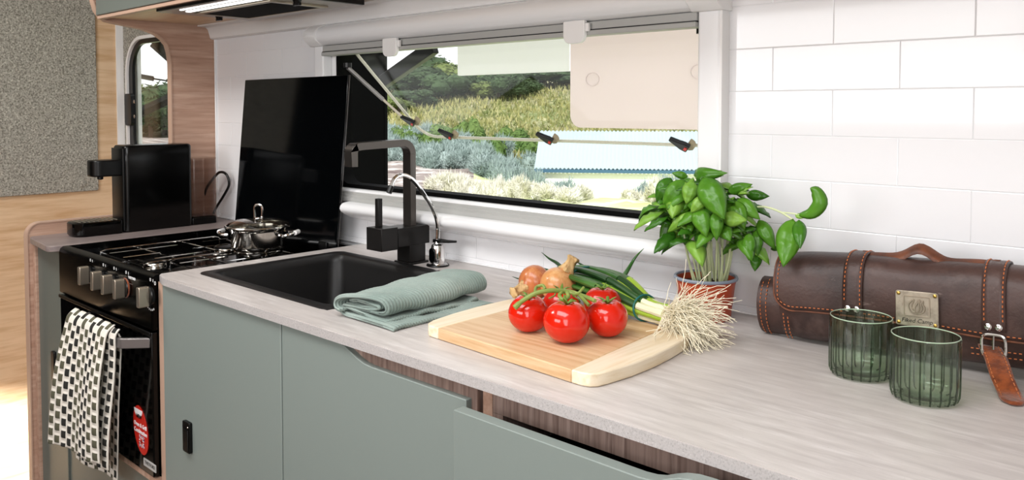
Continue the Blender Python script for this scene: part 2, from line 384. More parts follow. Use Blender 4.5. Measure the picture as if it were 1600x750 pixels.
# felt pinboard on the far wall
fb = thing('felt_pinboard', 'speckled grey felt board with buttons on the pale wood wall at left', 'pinboard', (XL, -.7, .948))
MB().prism(rrect(-.79, -.105, .948, 1.95, .006, 2), 'x', XL+.001, XL+.012).build('felt_panel', 'felt', fb, bevel=.002)
for (y, z) in ((-.165, 1.394), (-.164, .976), (-.62, 1.394), (-.62, .976)):
    MB().lathe([(.0, .005), (.010, .0045), (.014, .0025), (.0155, 0), (.0155, -.002)], 14).xf(Matrix.Translation((XL+.0125, y, z)) @ Matrix.Rotation(PI/2, 4, 'Y')).build('button', 'felt', fb)

# ---------------------------------------------------------------- window beyond the partition
win2 = MB().ring(rrect(V0-.0, V1, VZ0, VZ1, .125, 8), rrect(V0+.032, V1-.03, VZ0+.05, VZ1-.016, .10, 8), 'y', .003, .014).build('window_2', 'black_satin')
struct(win2)
MB().ring(rrect(V0-.012, V1+.012, VZ0-.012, VZ1+.012, .137, 8), rrect(V0, V1, VZ0, VZ1, .125, 8), 'y', -.006, .012).build('window_trim', 'white_plastic', win2)
MB().box(V0+.01, V1-.01, .0142, .016, VZ0+.02, VZ1-.005).build('pane', 'clear_glass', win2, smooth=0)
MB().prism(rrect(V0-.012, V0+.045, 1.19, 1.31, .012, 3), 'y', -.010, .004).build('stay_bracket', 'black_satin', win2)
for z in (1.205+.075, 1.205+.02): MB().lathe([(0, 0), (.008, 0), (.007, .003), (0, .004)], 12).xf(Matrix.Translation((V0+.05, .0, z)) @ Matrix.Rotation(PI/2, 4, 'X')).build('screw', 'chrome', win2)
fs = MB().ring([(XL+.002, .96), (-2.52, .96), (-2.52, 1.64), (XL+.002, 1.64)], [(V0-.012, VZ0-.012), (V1+.012, VZ0-.012), (V1+.012, VZ1+.012), (V0-.012, VZ1+.012)], 'y', -.004, .003)
outer = rrect(XL+.002, -2.521, .93, 1.66, .004, 8); inner = rrect(V0-.012, V1+.012, VZ0-.012, VZ1+.012, .137, 8)
fs = MB().ring(outer, inner, 'y', -.004, .003)
struct(fs.build('trim_3', 'felt'), 'grey felt lining round the far window')
struct(MB().prism([(-.03, 0), (0, 0), (0, 1.8), (-.03, 1.8)], 'x', XL, XL+.006).build('trim_4', 'white_plastic'))

# ---------------------------------------------------------------- kitchen window
wf = MB()
wf.box(-.73, -.686, -.028, .003, .95, 1.425)
wf.box(-1.90, -1.858, -.028, .003, .95, 1.425)
win = struct(wf.build('window_1', 'gloss_white', bevel=.005, seg=3))
MB().box(-.70, -.6835, -.0265, .002, .95, 1.42).build('frame_groove', 'white_plastic', win, bevel=.001)
# top blind cassette: bulging profile with end caps
def cass(s=1.0, d=0): return [(0, 1.475+d), (-.02*s, 1.476+d), (-.040*s, 1.470), (-.052*s, 1.458), (-.056*s, 1.446), (-.052*s, 1.434), (-.042*s, 1.426), (-.034*s, 1.421-d), (0, 1.421-d)]
MB().prism(cass(), 'x', -1.858, -.73).build('blind_cassette', 'gloss_white', win, smooth=60)
for (a, c) in ((-1.905, -1.852), (-.738, -.679)): MB().prism(cass(1.07, .002), 'x', a, c).build('cassette_end_cap', 'white_plastic', win, smooth=50, bevel=.001)
r = MB(); r.box(-1.857, -.731, -.030, -.004, 1.404, 1.4195); r.box(-1.857, -.731, -.034, -.004, 1.393, 1.4025); r.build('blind_rail', 'grey_rail', win, bevel=.0015)
MB().box(-1.857, -.731, -.031, -.006, 1.4025, 1.4045).build('rail_groove', 'black_satin', win, smooth=0)
for x in (-1.558, -.992):
    c_ = MB().prism(rrect(x-.026, x+.026, 1.378, 1.422, [.003, .003, .016, .016], 4), 'y', -.044, -.034).build('blind_clip', 'white_plastic', win, bevel=.0015)
    MB().box(x+.026, x+.034, -.041, -.034, 1.400, 1.416).build('clip_lug', 'white_plastic', c_, bevel=.001)
# sill rails and rounded bottom cassette
MB().prism([(.003, 1.040), (-.022, 1.040), (-.026, 1.036), (-.026, 1.031), (-.030, 1.029), (-.030, 1.024), (-.034, 1.022), (-.034, 1.013), (.003, 1.013)], 'x', -1.858, -.73).build('sill_rail', 'grey_rail', win, smooth=0, bevel=.001)
MB().prism([(.003, 1.043), (-.020, 1.043), (-.024, 1.0395), (-.0255, 1.034), (.003, 1.034)], 'x', -1.858, -.73).build('sill_lip', 'gloss_white', win, smooth=50)
MB().prism([(.003, 1.013), (-.040, 1.013), (-.055, 1.010), (-.062, 1.004), (-.064, .997), (-.061, .990), (-.050, .982), (-.030, .972), (-.012, .965), (.003, .962)], 'x', -1.737, -.686).build('flyscreen_cassette', 'gloss_white', win, smooth=60)
# black gasket ring and strikers
sl = MB().ring(rrect(W0-.01, W1+.01, 1.032, 1.43, .03, 6), rrect(W0+.008, W1-.004, 1.053, 1.405, .045, 6), 'y', .002, .045)
sl.build('gasket', 'black_matt', win)
for px, py in ((602, 297), (762, 313), (983, 338)):
    p = onY(px, py, .02); q = MB().box(p.x-.014, p.x+.014, .006, .03, p.z-.012, p.z+.006); q.box(p.x-.024, p.x+.026, .008, .028, p.z-.012, p.z-.004); q.build('striker', 'black_satin', win, bevel=.002)
# outward hinged acrylic pane
HY, HZ, LEN, TH = .032, 1.408, .345, math.radians(46.5)
def pn(x, s, off=0):        # s: distance down the pane, off: outward normal offset
    return (x, HY+s*math.sin(TH)+off*math.cos(TH), HZ-s*math.cos(TH)+off*math.sin(TH))
P0, P1 = -1.805, -.745
sash = MB()
ol = rrect(P0, P1, 0, LEN, [.055, .055, .004, .004], 8)
for o_ in (0, .006): pass
sash.loft([[pn(x, s, 0) for x, s in ol], [pn(x, s, .003) for x, s in ol]])
sash_o = sash.build('sash_pane', 'pane', win, smooth=20)
def pnl(x): return x
rim = MB(); path = [pn(x, s, .002) for x, s in ([(P0, .0)]+[(x, s) for x, s in ([(P0, LEN-.07)]+arc(P0+.055, LEN-.055, .055, PI, PI/2, 8)+arc(P1-.055, LEN-.055, .055, PI/2, 0, 8))]+[(P1, 0)])]
rim.tube(path, .0042, 6); rim.build('sash_edge', 'sash_rim', win)
def latch(x, s):
    l = MB().prism([(-.017, -.004), (.017, -.004), (.014, .007), (.006, .013), (-.006, .013), (-.014, .007)], 'z', -.012, 0)
    wg = MB().prism([(-.012, .002), (.012, .002), (.013, -.012), (.008, -.030), (.004, -.044), (-.004, -.044), (-.008, -.026), (-.013, -.010)], 'z', -.022, -.012)
    z = Vector((0, math.cos(TH), math.sin(TH))); y = Vector((0, -math.sin(TH), math.cos(TH))); x_ = Vector((1, 0, 0))
    rot = Matrix.Rotation(.8+PI, 4, 'Z')
    m = Matrix(((x_.x, y.x, z.x, 0), (x_.y, y.y, z.y, 0), (x_.z, y.z, z.z, 0), (0, 0, 0, 1)))
    l.xf(Matrix.Translation(pn(x, s, -.001)) @ m @ rot); lo_ = l.build('latch', 'taupe', win, bevel=.002); wg.xf(Matrix.Translation(pn(x, s, -.001)) @ m @ rot); wg.build('latch_wing', 'black_satin', lo_, bevel=.002)
    k = MB().box(-.005, .005, -.007, -.001, -.0232, -.022).xf(Matrix.Translation(pn(x, s, -.001)) @ m @ rot); k.build('latch_button', 'red', lo_, smooth=0)
def on_pane(px, py):
    d = ray(px, py); n = Vector((0, math.cos(TH), math.sin(TH))); p0 = Vector((0, HY, HZ)); t = (p0-CAM).dot(n)/d.dot(n); p = CAM+d*t
    return p.x, (Vector((0, p.y, p.z))-p0).dot(Vector((0, math.sin(TH), -math.cos(TH))))
for px, py in ((652, 186), (711, 207), (867, 213), (1079, 222)): x, s = on_pane(px, py); latch(min(x, P1-.02), s)
def strut(a, c, m1):
    a, c = Vector(a), Vector(c); mid = a.lerp(c, .55)
    s_ = MB().tube([a, mid], .006, 8).build('stay_arm', m1, win); MB().tube([mid, c], .0038, 8).build('stay_rod', 'brushed', s_)
    MB().lathe([(0, 0), (.011, 0), (.011, .012), (0, .012)], 12, a).build('stay_pivot', 'black_satin', s_)
strut((-1.80, .010, 1.362), pn(-1.80, .275, -.012), 'handle_grey')
strut((-.742, .010, 1.385), pn(-.752, .27, -.012), 'black_satin')

# ---------------------------------------------------------------- overhead locker, hood
ol_ = thing('overhead_locker', 'grey-green overhead locker with pale timber underside, above the range hood and window', 'cabinet', (-2.5, -.35, 1.512))
MB().box(-2.4995, .6, -.345, -.0, 1.518, 2.0).build('carcass', 'underside', ol_, smooth=0)
MB().box(-2.4995, .6, -.362, -.346, 1.512, 1.522).build('bottom_edge', 'wood_edge', ol_, bevel=.001)
for x0, x1 in ((-2.498, -1.62), (-1.617, -.6), (-.597, .58)): MB().box(x0, x1, -.366, -.346, 1.5225, 1.99).build('door', 'green_dark', ol_, bevel=.0015)
hd = thing('range_hood', 'slimline black range hood with lit strip lamps and mesh filter under the locker', 'range hood', (-1.86, -.22, 1.495))
MB().box(-2.13, -1.60, -.346, -.085, 1.503, 1.5175).build('hood_plate', 'hood_steel', hd, bevel=.002)
MB().box(-2.132, -1.592, -.352, -.346, 1.5045, 1.5165).build('front_lip', 'black_satin', hd, bevel=.001)
MB().box(-1.604, -1.592, -.346, -.09, 1.500, 1.5172).build('side_edge', 'black_satin', hd, bevel=.001)
lamp_m = bpy.data.materials.new('lamp_strip'); lamp_m.use_nodes = True; e = lamp_m.node_tree.nodes['Principled BSDF']
e.inputs['Emission Color'].default_value = (1, 1, .97, 1); e.inputs['Emission Strength'].default_value = 1.8; M['lamp_strip'] = lamp_m
MB().box(-2.03, -1.62, -.338, -.332, 1.5005, 1.5035).build('lamp_strip', 'lamp_strip', hd, bevel=.001)
MB().box(-2.05, -1.62, -.313, -.300, 1.5005, 1.5035).build('lamp_strip', 'lamp_strip', hd, bevel=.001)
fl = MB().ring([(-2.06, -.285), (-1.69, -.285), (-1.69, -.125), (-2.06, -.125)], [(-2.045, -.272), (-1.705, -.272), (-1.705, -.138), (-2.045, -.138)], 'z', 1.498, 1.503).build('filter_frame', 'brushed', hd, bevel=.001)
MB().box(-2.045, -1.705, -.272, -.138, 1.4995, 1.5025).build('filter_mesh', 'black_matt', fl, smooth=0)
for (x, y) in ((-2.09, -.20), (-1.655, -.235)):
    q = MB().lathe([(.0, -.012), (.007, -.012), (.009, -.004), (.011, 0)], 12, (x, y, 1.503)); q.box(x-.013, x+.013, y-.003, y+.003, 1.4905, 1.497); q.build('hood_knob', 'black_satin', hd)
# ---------------------------------------------------------------- cabinets, worktops
CT = .9; TH_C = .0155
ct = thing('worktop', 'pale grey stone-look worktop running under the window, with the sink cut in', 'worktop', (-.7, -.27, CT-TH_C))
SX0, SX1, SY0, SY1 = -1.668, -1.195, -.475, -.113
b = MB()
left = [(SX0, -.547), (SX0, -.0005), (-1.7245, -.0005), (-1.7245, -.530), (-1.716, -.537), (-1.700, -.541), (-1.688, -.545), (-1.672, -.547)]
b.prism(left, 'z', CT-TH_C, CT)
b.box(SX1, .45, -.547, -.0005, CT-TH_C, CT); b.box(SX0, SX1, -.547, SY0, CT-TH_C, CT); b.box(SX0, SX1, SY1, -.0005, CT-TH_C, CT)
b.build('slab', 'counter', ct, smooth=0)
fe = [(-1.7255, -.5305), (-1.7165, -.538), (-1.7005, -.542), (-1.688, -.546), (-1.672, -.548), (.45, -.548), (.45, -.5472), (-1.672, -.5472), (-1.688, -.5452), (-1.7, -.5412), (-1.716, -.5372), (-1.7249, -.53)]
MB().prism(fe, 'z', CT-TH_C-.0003, CT-.0012).build('front_edging', 'counter_edge', ct, smooth=30)
MB().box(-2.494, .45, -.0045, -.0002, CT+.0001, CT+.0035).build('sealant_bead', 'gloss_white', ct, bevel=.001)
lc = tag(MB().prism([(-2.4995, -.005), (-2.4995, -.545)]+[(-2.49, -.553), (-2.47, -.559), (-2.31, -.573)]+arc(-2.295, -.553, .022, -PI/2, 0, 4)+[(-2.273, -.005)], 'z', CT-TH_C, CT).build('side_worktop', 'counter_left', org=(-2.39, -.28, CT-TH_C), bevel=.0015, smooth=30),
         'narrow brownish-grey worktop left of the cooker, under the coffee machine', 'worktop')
# narrow cabinet left of the cooker
cb = thing('narrow_cabinet', 'narrow grey-green cabinet at far left, between timber panel and cooker', 'cabinet', (-2.39, -.28, 0))
MB().box(-2.498, -2.275, -.52, -.006, -.11, .884).build('carcass', 'walnut', cb, smooth=0)
d = MB().box(-2.478, -2.279, -.5385, -.521, .06, .882).build('door', 'green_dark', cb, bevel=.0015)
q = MB().prism(rrect(-2.370, -2.348, .528, .606, .004, 2), 'y', -.546, -.5385); q.build('handle', 'black_satin', d, bevel=.0015)
MB().box(-2.4985, -2.480, -.545, -.521, -.11, .884).build('edge_post', 'walnut', cb, bevel=.001)
# sink cabinet and drawer unit
sk = thing('sink_cabinet', 'grey-green cabinet under the sink with two doors and a black finger pull', 'cabinet', (-1.24, -.28, 0))
MB().box(-1.7235, -1.702, -.536, -.006, -.11, .884).build('side_panel', 'walnut', sk, smooth=0); MB().box(-.765, -.7475, -.522, -.006, -.11, .884).build('side_panel', 'walnut', sk, smooth=0)
MB().box(-1.7235, -1.703, -.5375, -.5365, -.11, .884).build('edge_band', 'wood_edge', sk, smooth=0)
MB().box(-1.70, -.768, -.53, -.515, .840, .884).build('top_rail', 'rail_wood', sk, smooth=0)
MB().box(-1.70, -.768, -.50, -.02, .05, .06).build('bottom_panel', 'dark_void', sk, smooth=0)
d1 = MB().box(-1.697, -1.2385, -.5405, -.5225, .06, .8815).build('door', 'green', sk, bevel=.0012)
q = MB().prism(rrect(-1.601, -1.571, .557, .620, .003, 2), 'y', -.5475, -.5405); q.box(-1.596, -1.576, -.549, -.5475, .560, .605); hq = q.build('finger_pull', 'black_satin', d1, bevel=.001)
for z in (.610,): MB().lathe([(0, 0), (.002, 0), (.0015, .001), (0, .0012)], 8).xf(Matrix.Translation((-1.577, -.5478, z)) @ Matrix.Rotation(PI/2, 4, 'X')).build('screw', 'steel', hq)
top2 = [(-1.2345, .06), (-.779, .06), (-.779, .8605), (-.985, .8605), (-1.004, .862), (-1.022, .867), (-1.040, .874), (-1.054, .879), (-1.068, .8815), (-1.2345, .8815)]
MB().prism(top2, 'y', -.5405, -.5225).build('scooped_door', 'green', sk, bevel=.0012, smooth=25)
dw = thing('drawer_unit', 'timber drawer unit with one grey-green drawer pulled slightly open under the worktop', 'cabinet', (-.3, -.28, 0))
MB().box(-.7465, -.7285, -.522, -.006, -.11, .884).build('side_panel', 'rail_wood', dw, smooth=0)
MB().box(.2, .218, -.522, -.006, -.11, .884).build('side_panel', 'rail_wood', dw, smooth=0)
MB().box(-.7465, .218, -.5225, -.508, .847, .884).build('top_rail', 'rail_wood', dw, bevel=.0008)
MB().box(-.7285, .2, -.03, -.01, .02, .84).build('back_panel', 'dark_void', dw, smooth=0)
top3 = [(-.755, .45), (.15, .45), (.15, .8835), (-.395, .8835), (-.410, .8828), (-.424, .880), (-.436, .8755), (-.448, .870), (-.460, .8672), (-.474, .866), (-.755, .866)]
dr = MB().prism(top3, 'y', -.586, -.568).build('drawer_front', 'green', dw, bevel=.0012, smooth=25)
b = MB(); b.box(-.715, -.70, -.567, -.1, .50, .80); b.box(.1, .115, -.567, -.1, .50, .80); b.box(-.7, .1, -.567, -.1, .50, .512); b.build('drawer_box', 'black_matt', dr, smooth=0)

# ---------------------------------------------------------------- sink
sk_o = thing('sink', 'square black composite sink set into the pale worktop', 'sink', (-1.43, -.29, .70))
loops = []
def rr_loop(dx, r, z): return [(x, y, z) for x, y in rrect(SX0+dx, SX1-dx, SY0+dx, SY1-dx, max(r, .002), 7)]
loops = [rr_loop(.004, .018, .70), rr_loop(.002, .02, .9004), rr_loop(-.003, .022, .9004), rr_loop(-.003, .022, .9022), rr_loop(.002, .02, .9030), rr_loop(.018, .022, .9030), rr_loop(.024, .026, .8985), rr_loop(.028, .03, .885), rr_loop(.036, .034, .76), rr_loop(.052, .05, .722), rr_loop(.09, .06, .716)]
MB().loft(loops, False, True).build('basin', 'sink_black', sk_o, smooth=40)
w_ = MB().lathe([(.045, 0), (.043, .003), (.03, .002), (.028, -.004), (0, -.004)], 24, (-1.43, -.29, .7165), False).build('waste', 'steel', sk_o)

# ---------------------------------------------------------------- cooker
ck = thing('cooker', 'black gas cooker with grill oven and brushed knobs, between the two cabinets', 'cooker', (-2.0, -.3, 0))
CX0, CX1 = -2.2715, -1.7275
b = MB(); b.box(CX0, CX1, -.53, -.02, .40, .858)
b.build('body', 'black_gloss', ck, smooth=0)
b = MB(); b.box(CX0, CX0+.006, -.53, -.02, .858, .8985); b.box(CX1-.006, CX1, -.53, -.02, .858, .897); b.box(CX0+.006, CX1-.006, -.035, -.02, .858, .897)
b.box(CX0+.006, CX1-.006, -.532, -.505, .858, .886); b.build('hob_rim', 'black_gloss', ck, bevel=.001)
MB().loft([[(x, y, z) for x, y in rrect(CX0+.006+i, CX1-.006-i, -.505+i, -.035-i, .01, 3)] for i, z in ((0, .868), (.006, .862), (.014, .8595))]).build('hob_plate', 'black_gloss', ck)
MB().prism([(-.53, .779), (-.549, .779), (-.552, .783), (-.552, .884), (-.549, .893), (-.542, .898), (-.530, .8985)], 'x', CX0, CX1).build('control_panel', 'black_panel', ck, smooth=40)
door = MB().box(CX0+.002, CX1-.002, -.552, -.53, .462, .775).build('oven_door', 'black_gloss', ck, bevel=.002)
MB().box(CX0+.002, CX1-.002, -.556, -.552, .768, .776).build('door_lip', 'black_satin', door, bevel=.001)
MB().box(CX0, CX1, -.535, -.04, -.11, .45).build('plinth', 'green_dark', ck, smooth=0)
MB().box(CX0, CX1, -.548, -.535, .446, .458).build('plinth_rail', 'walnut', ck, smooth=0)
# towel bar
hb = MB(); path = [(-2.075, -.552), (-2.045, -.592), (-2.03, -.602), (-1.795, -.602), (-1.775, -.596), (-1.735, -.552)]
inn = [(-2.062, -.552), (-2.038, -.582), (-2.025, -.592), (-1.797, -.592), (-1.782, -.587), (-1.748, -.552)]
hb.prism(path+inn[::-1], 'z', .741, .763); hb.build('handle', 'handle_grey', door, bevel=.002, smooth=30)
# knobs
for i, (px, py) in enumerate(((122, 430), (142, 438), (158.5, 444), (177, 451), (214.5, 464))):
    p = onY(px+4, py+1, -.575); p.y = -.552
    kn = MB().lathe([(.021, 0), (.021, .005), (.019, .007)], 24).xf(Matrix.Translation(p) @ Matrix.Rotation(PI/2, 4, 'X')).build('knob', 'black_satin', ck)
    g = MB().loft([[(-.0075, y0*1.0, .006), (.0075, y0, .006), (.0065, y0*.94, .028), (-.0065, y0*.94, .028)] for y0 in (-.0215, -.019, .0, .019, .0215)])
    g = MB().prism(rrect(-.0075, .0075, -.0215, .0215, .003, 3), 'z', .006, .028)
    g.xf(Matrix.Translation(p) @ Matrix.Rotation(PI/2, 4, 'X')); g.build('grip', 'brushed', kn, bevel=.0015)
    if i == 3: MB().lathe([(.0215, .001), (.0225, .003), (.0215, .005)], 24, (0, 0, 0), False, False).xf(Matrix.Translation(p) @ Matrix.Rotation(PI/2, 4, 'X')).build('index_ring', 'suede', kn)
    mk = MB()
    for dx in (.002, .016):
        mk.lathe([(.0032, 0), (.0032, .0004), (.0, .0004)], 8).v
    mk = MB(); mk.ring(rrect(-.003, .003, .031, .038, .0028, 2), rrect(-.002, .002, .032, .037, .0018, 2), 'z', 0, .0005); mk.box(.012, .0135, .031, .037, 0, .0005)
    if i == 4:
        for k in range(5): a = -PI/2-.5+k*.25; mk.box(.030*math.cos(a)-.0012, .030*math.cos(a)+.0012, .030*math.sin(a)-.002, .030*math.sin(a)+.002, 0, .0005)
        mk.ring(rrect(.019, .026, .026, .034, .003, 2), rrect(.020, .025, .027, .033, .002, 2), 'z', 0, .0005)
    mk.xf(Matrix.Translation((p.x, -.5522, p.z)) @ Matrix.Rotation(PI/2, 4, 'X')); stuff(mk.build('panel_mark', 'white_print', ck, smooth=0))
RX90 = Matrix.Rotation(PI/2, 4, 'X')
def front_text(body, px, py, Y, size, parent, m='white_print', rot=0, name='lettering', bold=0):
    p = onY(px, py, Y); l = p-Vector(ORG[parent.name])
    return text_mesh(name, body, size, Matrix.Translation(l) @ RX90 @ Matrix.Rotation(rot, 4, 'Z'), m, parent, bold=bold)
front_text('THETFORD', 206, 435, -.5525, .0075, ck, bold=.0002)
MB().box(-1.853, -1.819, -.5525, -.552, .8655, .8665).build('panel_line', 'handle_grey', ck, smooth=0)
pz = onY(234, 727, -.553)
pl = MB().box(pz.x-.030, pz.x+.030, -.5535, -.552, pz.z-.008, pz.z+.008).build('name_plate', 'label_silver', door, smooth=0)
front_text('THETFORD', 234, 727, -.5538, .010, door, 'black_satin')
# burners
for (x, y, r_) in ((-2.0, -.425, .028), (-2.07, -.2, .034), (-1.85, -.24, .030), (-1.84, -.42, .036)):
    bn = MB().lathe([(r_*1.7, .8605), (r_*1.6, .8635), (r_*1.05, .864), (r_, .867), (r_, .873), (r_*.96, .875)], 24, (x, y, 0), True).build('burner', 'steel', ck)
    MB().lathe([(r_*.92, .875), (r_*.92, .879), (r_*.8, .8805), (0, .881)], 24, (x, y, 0)).build('burner_cap', 'black_satin', bn)
# wire trivets: chromed rod frames
ZT = .8865
def trivet(x0, x1, y0, y1, ys, xs):
    root = MB()
    for x in (x0, x1): root.tube([(x, y0, .864), (x, y0+.003, ZT-.004), (x, y0+.016, ZT), (x, y1-.016, ZT), (x, y1-.003, ZT-.004), (x, y1, .864)], .0021, 6)
    root.tube([(x0, y0+.004, ZT-.006), (x1, y0+.004, ZT-.006)], .0017, 6); root.tube([(x0, y1-.004, ZT-.006), (x1, y1-.004, ZT-.006)], .0017, 6)
    tr = root.build('trivet', 'chrome', ck)
    for x, ya, yb in xs: MB().tube([(x, ya, ZT-.001), (x, yb, ZT-.001)], .0019, 6).build('wire', 'chrome', tr)
    for y in ys: MB().tube([(x0, y, ZT-.003), (x1, y, ZT-.003)], .0019, 6).build('wire', 'chrome', tr)
trivet(-2.200, -1.940, -.480, -.150, (-.385, -.262), ((-2.145, -.476, -.30), (-2.145, -.23, -.154), (-2.060, -.476, -.385), (-2.060, -.30, -.20), (-1.990, -.43, -.262)))
trivet(-1.930, -1.765, -.420, -.140, (-.335, -.235), ((-1.885, -.416, -.30), (-1.825, -.33, -.235)))
# raised glass lid leaning on the wall
lid = MB().prism([(-.066, .893), (-.0715, .893), (-.030, 1.339), (-.0245, 1.339)], 'x', -2.262, -1.742).build('glass_lid', 'lid_glass', ck, bevel=.0015)
for x in (-2.2, -1.80): MB().box(x-.018, x+.018, -.075, -.04, .885, .905).build('lid_hinge', 'black_satin', lid, bevel=.002)
MB().prism([(-.0662, .893), (-.0655, .893), (-.0238, 1.339), (-.0245, 1.339)], 'x', -2.262, -1.742).build('lid_edge', 'handle_grey', lid, smooth=0)
# red swing tag
tg = thing('swing_tag', 'red oval paper tag with white lettering stuck on the oven door', 'tag', onY(220, 672, -.553))
cpt = onY(220, 672, -.553); hx, hz = .036, .052
el = [(cpt.x+hx*math.cos(a)-.010*math.sin(a), cpt.z+hz*math.sin(a)) for a in [2*PI*k/28 for k in range(28)]]
MB().prism(el, 'y', -.5535, -.5525).build('oval_card', 'red', tg, smooth=0)
MB().prism([(cpt.x-.010+.021*math.cos(a), cpt.z+.044+.017*math.sin(a)) for a in [PI+PI*k/10 for k in range(11)]], 'y', -.5541, -.5534).build('white_flap', 'white_print', tg, smooth=0)
front_text('NEW', 217, 651, -.5545, .011, tg, 'black_satin', bold=.0004)
front_text('Oven & Grill', 219, 665, -.5538, .0125, tg, bold=.0003); front_text('Combination', 219.5, 675, -.5538, .0125, tg, bold=.0003)
fx, fz = onY(222, 690, -.553).x, onY(222, 690, -.553).z; s_ = .0125
fg = MB().box(fx-s_, fx+s_, -.5540, -.5534, fz-s_, fz+s_).build('flag', 'blue_print', tg, smooth=0)
def cross(y, wd, m, nm):
    q = MB()
    for a in (PI/4, -PI/4):
        u = Vector((math.cos(a), math.sin(a))); n = Vector((-u.y, u.x)); L = s_*1.36
        q.prism([(fx+u.x*L*i+n.x*wd*.6*j, fz+u.y*L*i+n.y*wd*.6*j) for i, j in ((-1, -1), (1, -1), (1, 1), (-1, 1))], 'y', y, -.5538)
    q.box(fx-s_, fx+s_, y, -.5538, fz-wd, fz+wd); q.box(fx-wd, fx+wd, y, -.5538, fz-s_, fz+s_); q.build(nm, m, fg, smooth=0)
cross(-.5543, .0036, 'white_print', 'white_cross'); cross(-.5546, .0016, 'red', 'red_cross')
# ---------------------------------------------------------------- coffee machine
cm = thing('coffee_machine', 'slim black capsule coffee machine with clear water tank on the side worktop', 'coffee machine', (-2.412, -.25, CT+.0004))
MB().loft([[(x, y, z) for x, y in rrect(-2.454+i, -2.370-i, -.345+i, -.145-i, .014, 5)] for i, z in ((.003, .9004), (0, .904), (0, 1.10), (0, 1.142), (.003, 1.147), (.008, 1.1485))]).build('body', 'coffee_black', cm, smooth=40)
MB().prism(rrect(-2.452, -2.372, -.349, -.341, .003, 3), 'z', .906, 1.14).build('front_panel', 'black_satin', cm, bevel=.001)
q = MB().prism(rrect(-2.445, -2.380, -.425, -.345, [.004, .004, .024, .024], 5), 'z', 1.062, 1.108).build('brew_head', 'black_satin', cm, bevel=.004, seg=3)
MB().lathe([(.008, 0), (.008, -.008), (.005, -.01)], 12, (-2.4125, -.395, 1.062)).build('spout', 'black_satin', q)
q = MB().loft([[(x, y, z) for x, y in rrect(-2.458+i, -2.368-i, -.478+i, -.35, [.01, .01, .03, .03], 6)] for i, z in ((.004, .9004), (0, .906), (0, .936), (.003, .939))]).build('drip_tray', 'black_gloss', cm, smooth=40)
g = MB()
for k in range(9): y = -.462+.012*k; g.box(-2.443, -2.383, y, y+.004, .9392, .9405)
g.build('drip_grid', 'brushed', q, smooth=0)
MB().box(-2.45, -2.376, -.145, -.068, .9004, .922).build('tank_base', 'black_satin', cm, bevel=.003)
tk = MB(); o_ = rrect(-2.452, -2.374, -.144, -.066, .010, 4); i_ = rrect(-2.449, -2.377, -.141, -.069, .008, 4)
tk.ring(o_, i_, 'z', .922, 1.098); tk.prism(o_, 'z', .922, .926); tk.build('water_tank', 'tank_plastic', cm)
MB().prism(rrect(-2.453, -2.373, -.145, -.065, .010, 4), 'z', 1.098, 1.103).build('tank_lid', 'tank_plastic', cm)
cp = bez([onY(326, 350, -.04), onY(337, 326, -.022), onY(350, 305, -.02), onY(358, 288, -.022), onY(354, 273, -.025), onY(344, 269, -.028), onY(334, 278, -.03), onY(322, 296, -.04), onY(318, 320, -.045), onY(318, 345, -.05)], 6)
MB().tube(cp, .0042, 8).build('power_cord', 'black_satin', cm)

# ---------------------------------------------------------------- pot
PX, PY, PZ = -1.857, -.224, .8888
pt = thing('cooking_pot', 'stainless steel pot with glass lid on the back of the gas hob', 'pot', (PX, PY, PZ))
MB().lathe([(.0, 0), (.056, 0), (.0585, .003), (.0585, .010), (.062, .013), (.0655, .017), (.067, .022), (.067, .058), (.0685, .063), (.072, .0665), (.072, .0685), (.0665, .066), (.065, .058), (.065, .02), (0, .018)], 48, (PX, PY, PZ)).build('body', 'steel', pt, smooth=40)
MB().lathe([(.0675, .0672), (.081, .0685), (.0825, .0705), (.081, .0725), (.076, .073), (.0745, .071)], 48, (PX, PY, PZ), False, False).build('lid_band', 'steel', pt)
ld = MB().lathe([(.078, .0725), (.072, .078), (.055, .084), (.03, .0885), (0, .090)], 48, (PX, PY, PZ), False).build('glass_lid', 'pot_lid_glass', pt, smooth=60)
lp = bez([(PX-.009*RT.x, PY-.009*RT.y, PZ+.088), (PX-.0095*RT.x, PY-.0095*RT.y, PZ+.112), (PX-.006*RT.x, PY-.006*RT.y, PZ+.121), (PX+.006*RT.x, PY+.006*RT.y, PZ+.121), (PX+.0095*RT.x, PY+.0095*RT.y, PZ+.112), (PX+.009*RT.x, PY+.009*RT.y, PZ+.088)], 5)
MB().tube(lp, .0030, 8).build('lid_loop', 'chrome', ld)
MB().lathe([(0, .0885), (.013, .0885), (.013, .0915), (0, .0925)], 20, (PX, PY, PZ)).build('knob_plate', 'chrome', ld)
for s in (1, -1):
    u = Vector((-.80, -.60, 0))*s; n = Vector((-u.y, u.x, 0)); c0 = Vector((PX, PY, PZ+.050))
    MB().tube(bez([c0+u*.066+n*.030, c0+u*.083+n*.033, c0+u*.094+n*.020+Vector((0, 0, .003)), c0+u*.098+Vector((0, 0, .004)), c0+u*.094-n*.020+Vector((0, 0, .003)), c0+u*.083-n*.033, c0+u*.066-n*.030], 5), .0042, 8).build('handle', 'chrome', pt)
    MB().tube([c0+u*.0985-n*.012+Vector((0, 0, .004)), c0+u*.0985+n*.012+Vector((0, 0, .004))], .0058, 10).build('handle_glint', 'white_plastic', pt)  # white bar paints the bright reflection on each handle

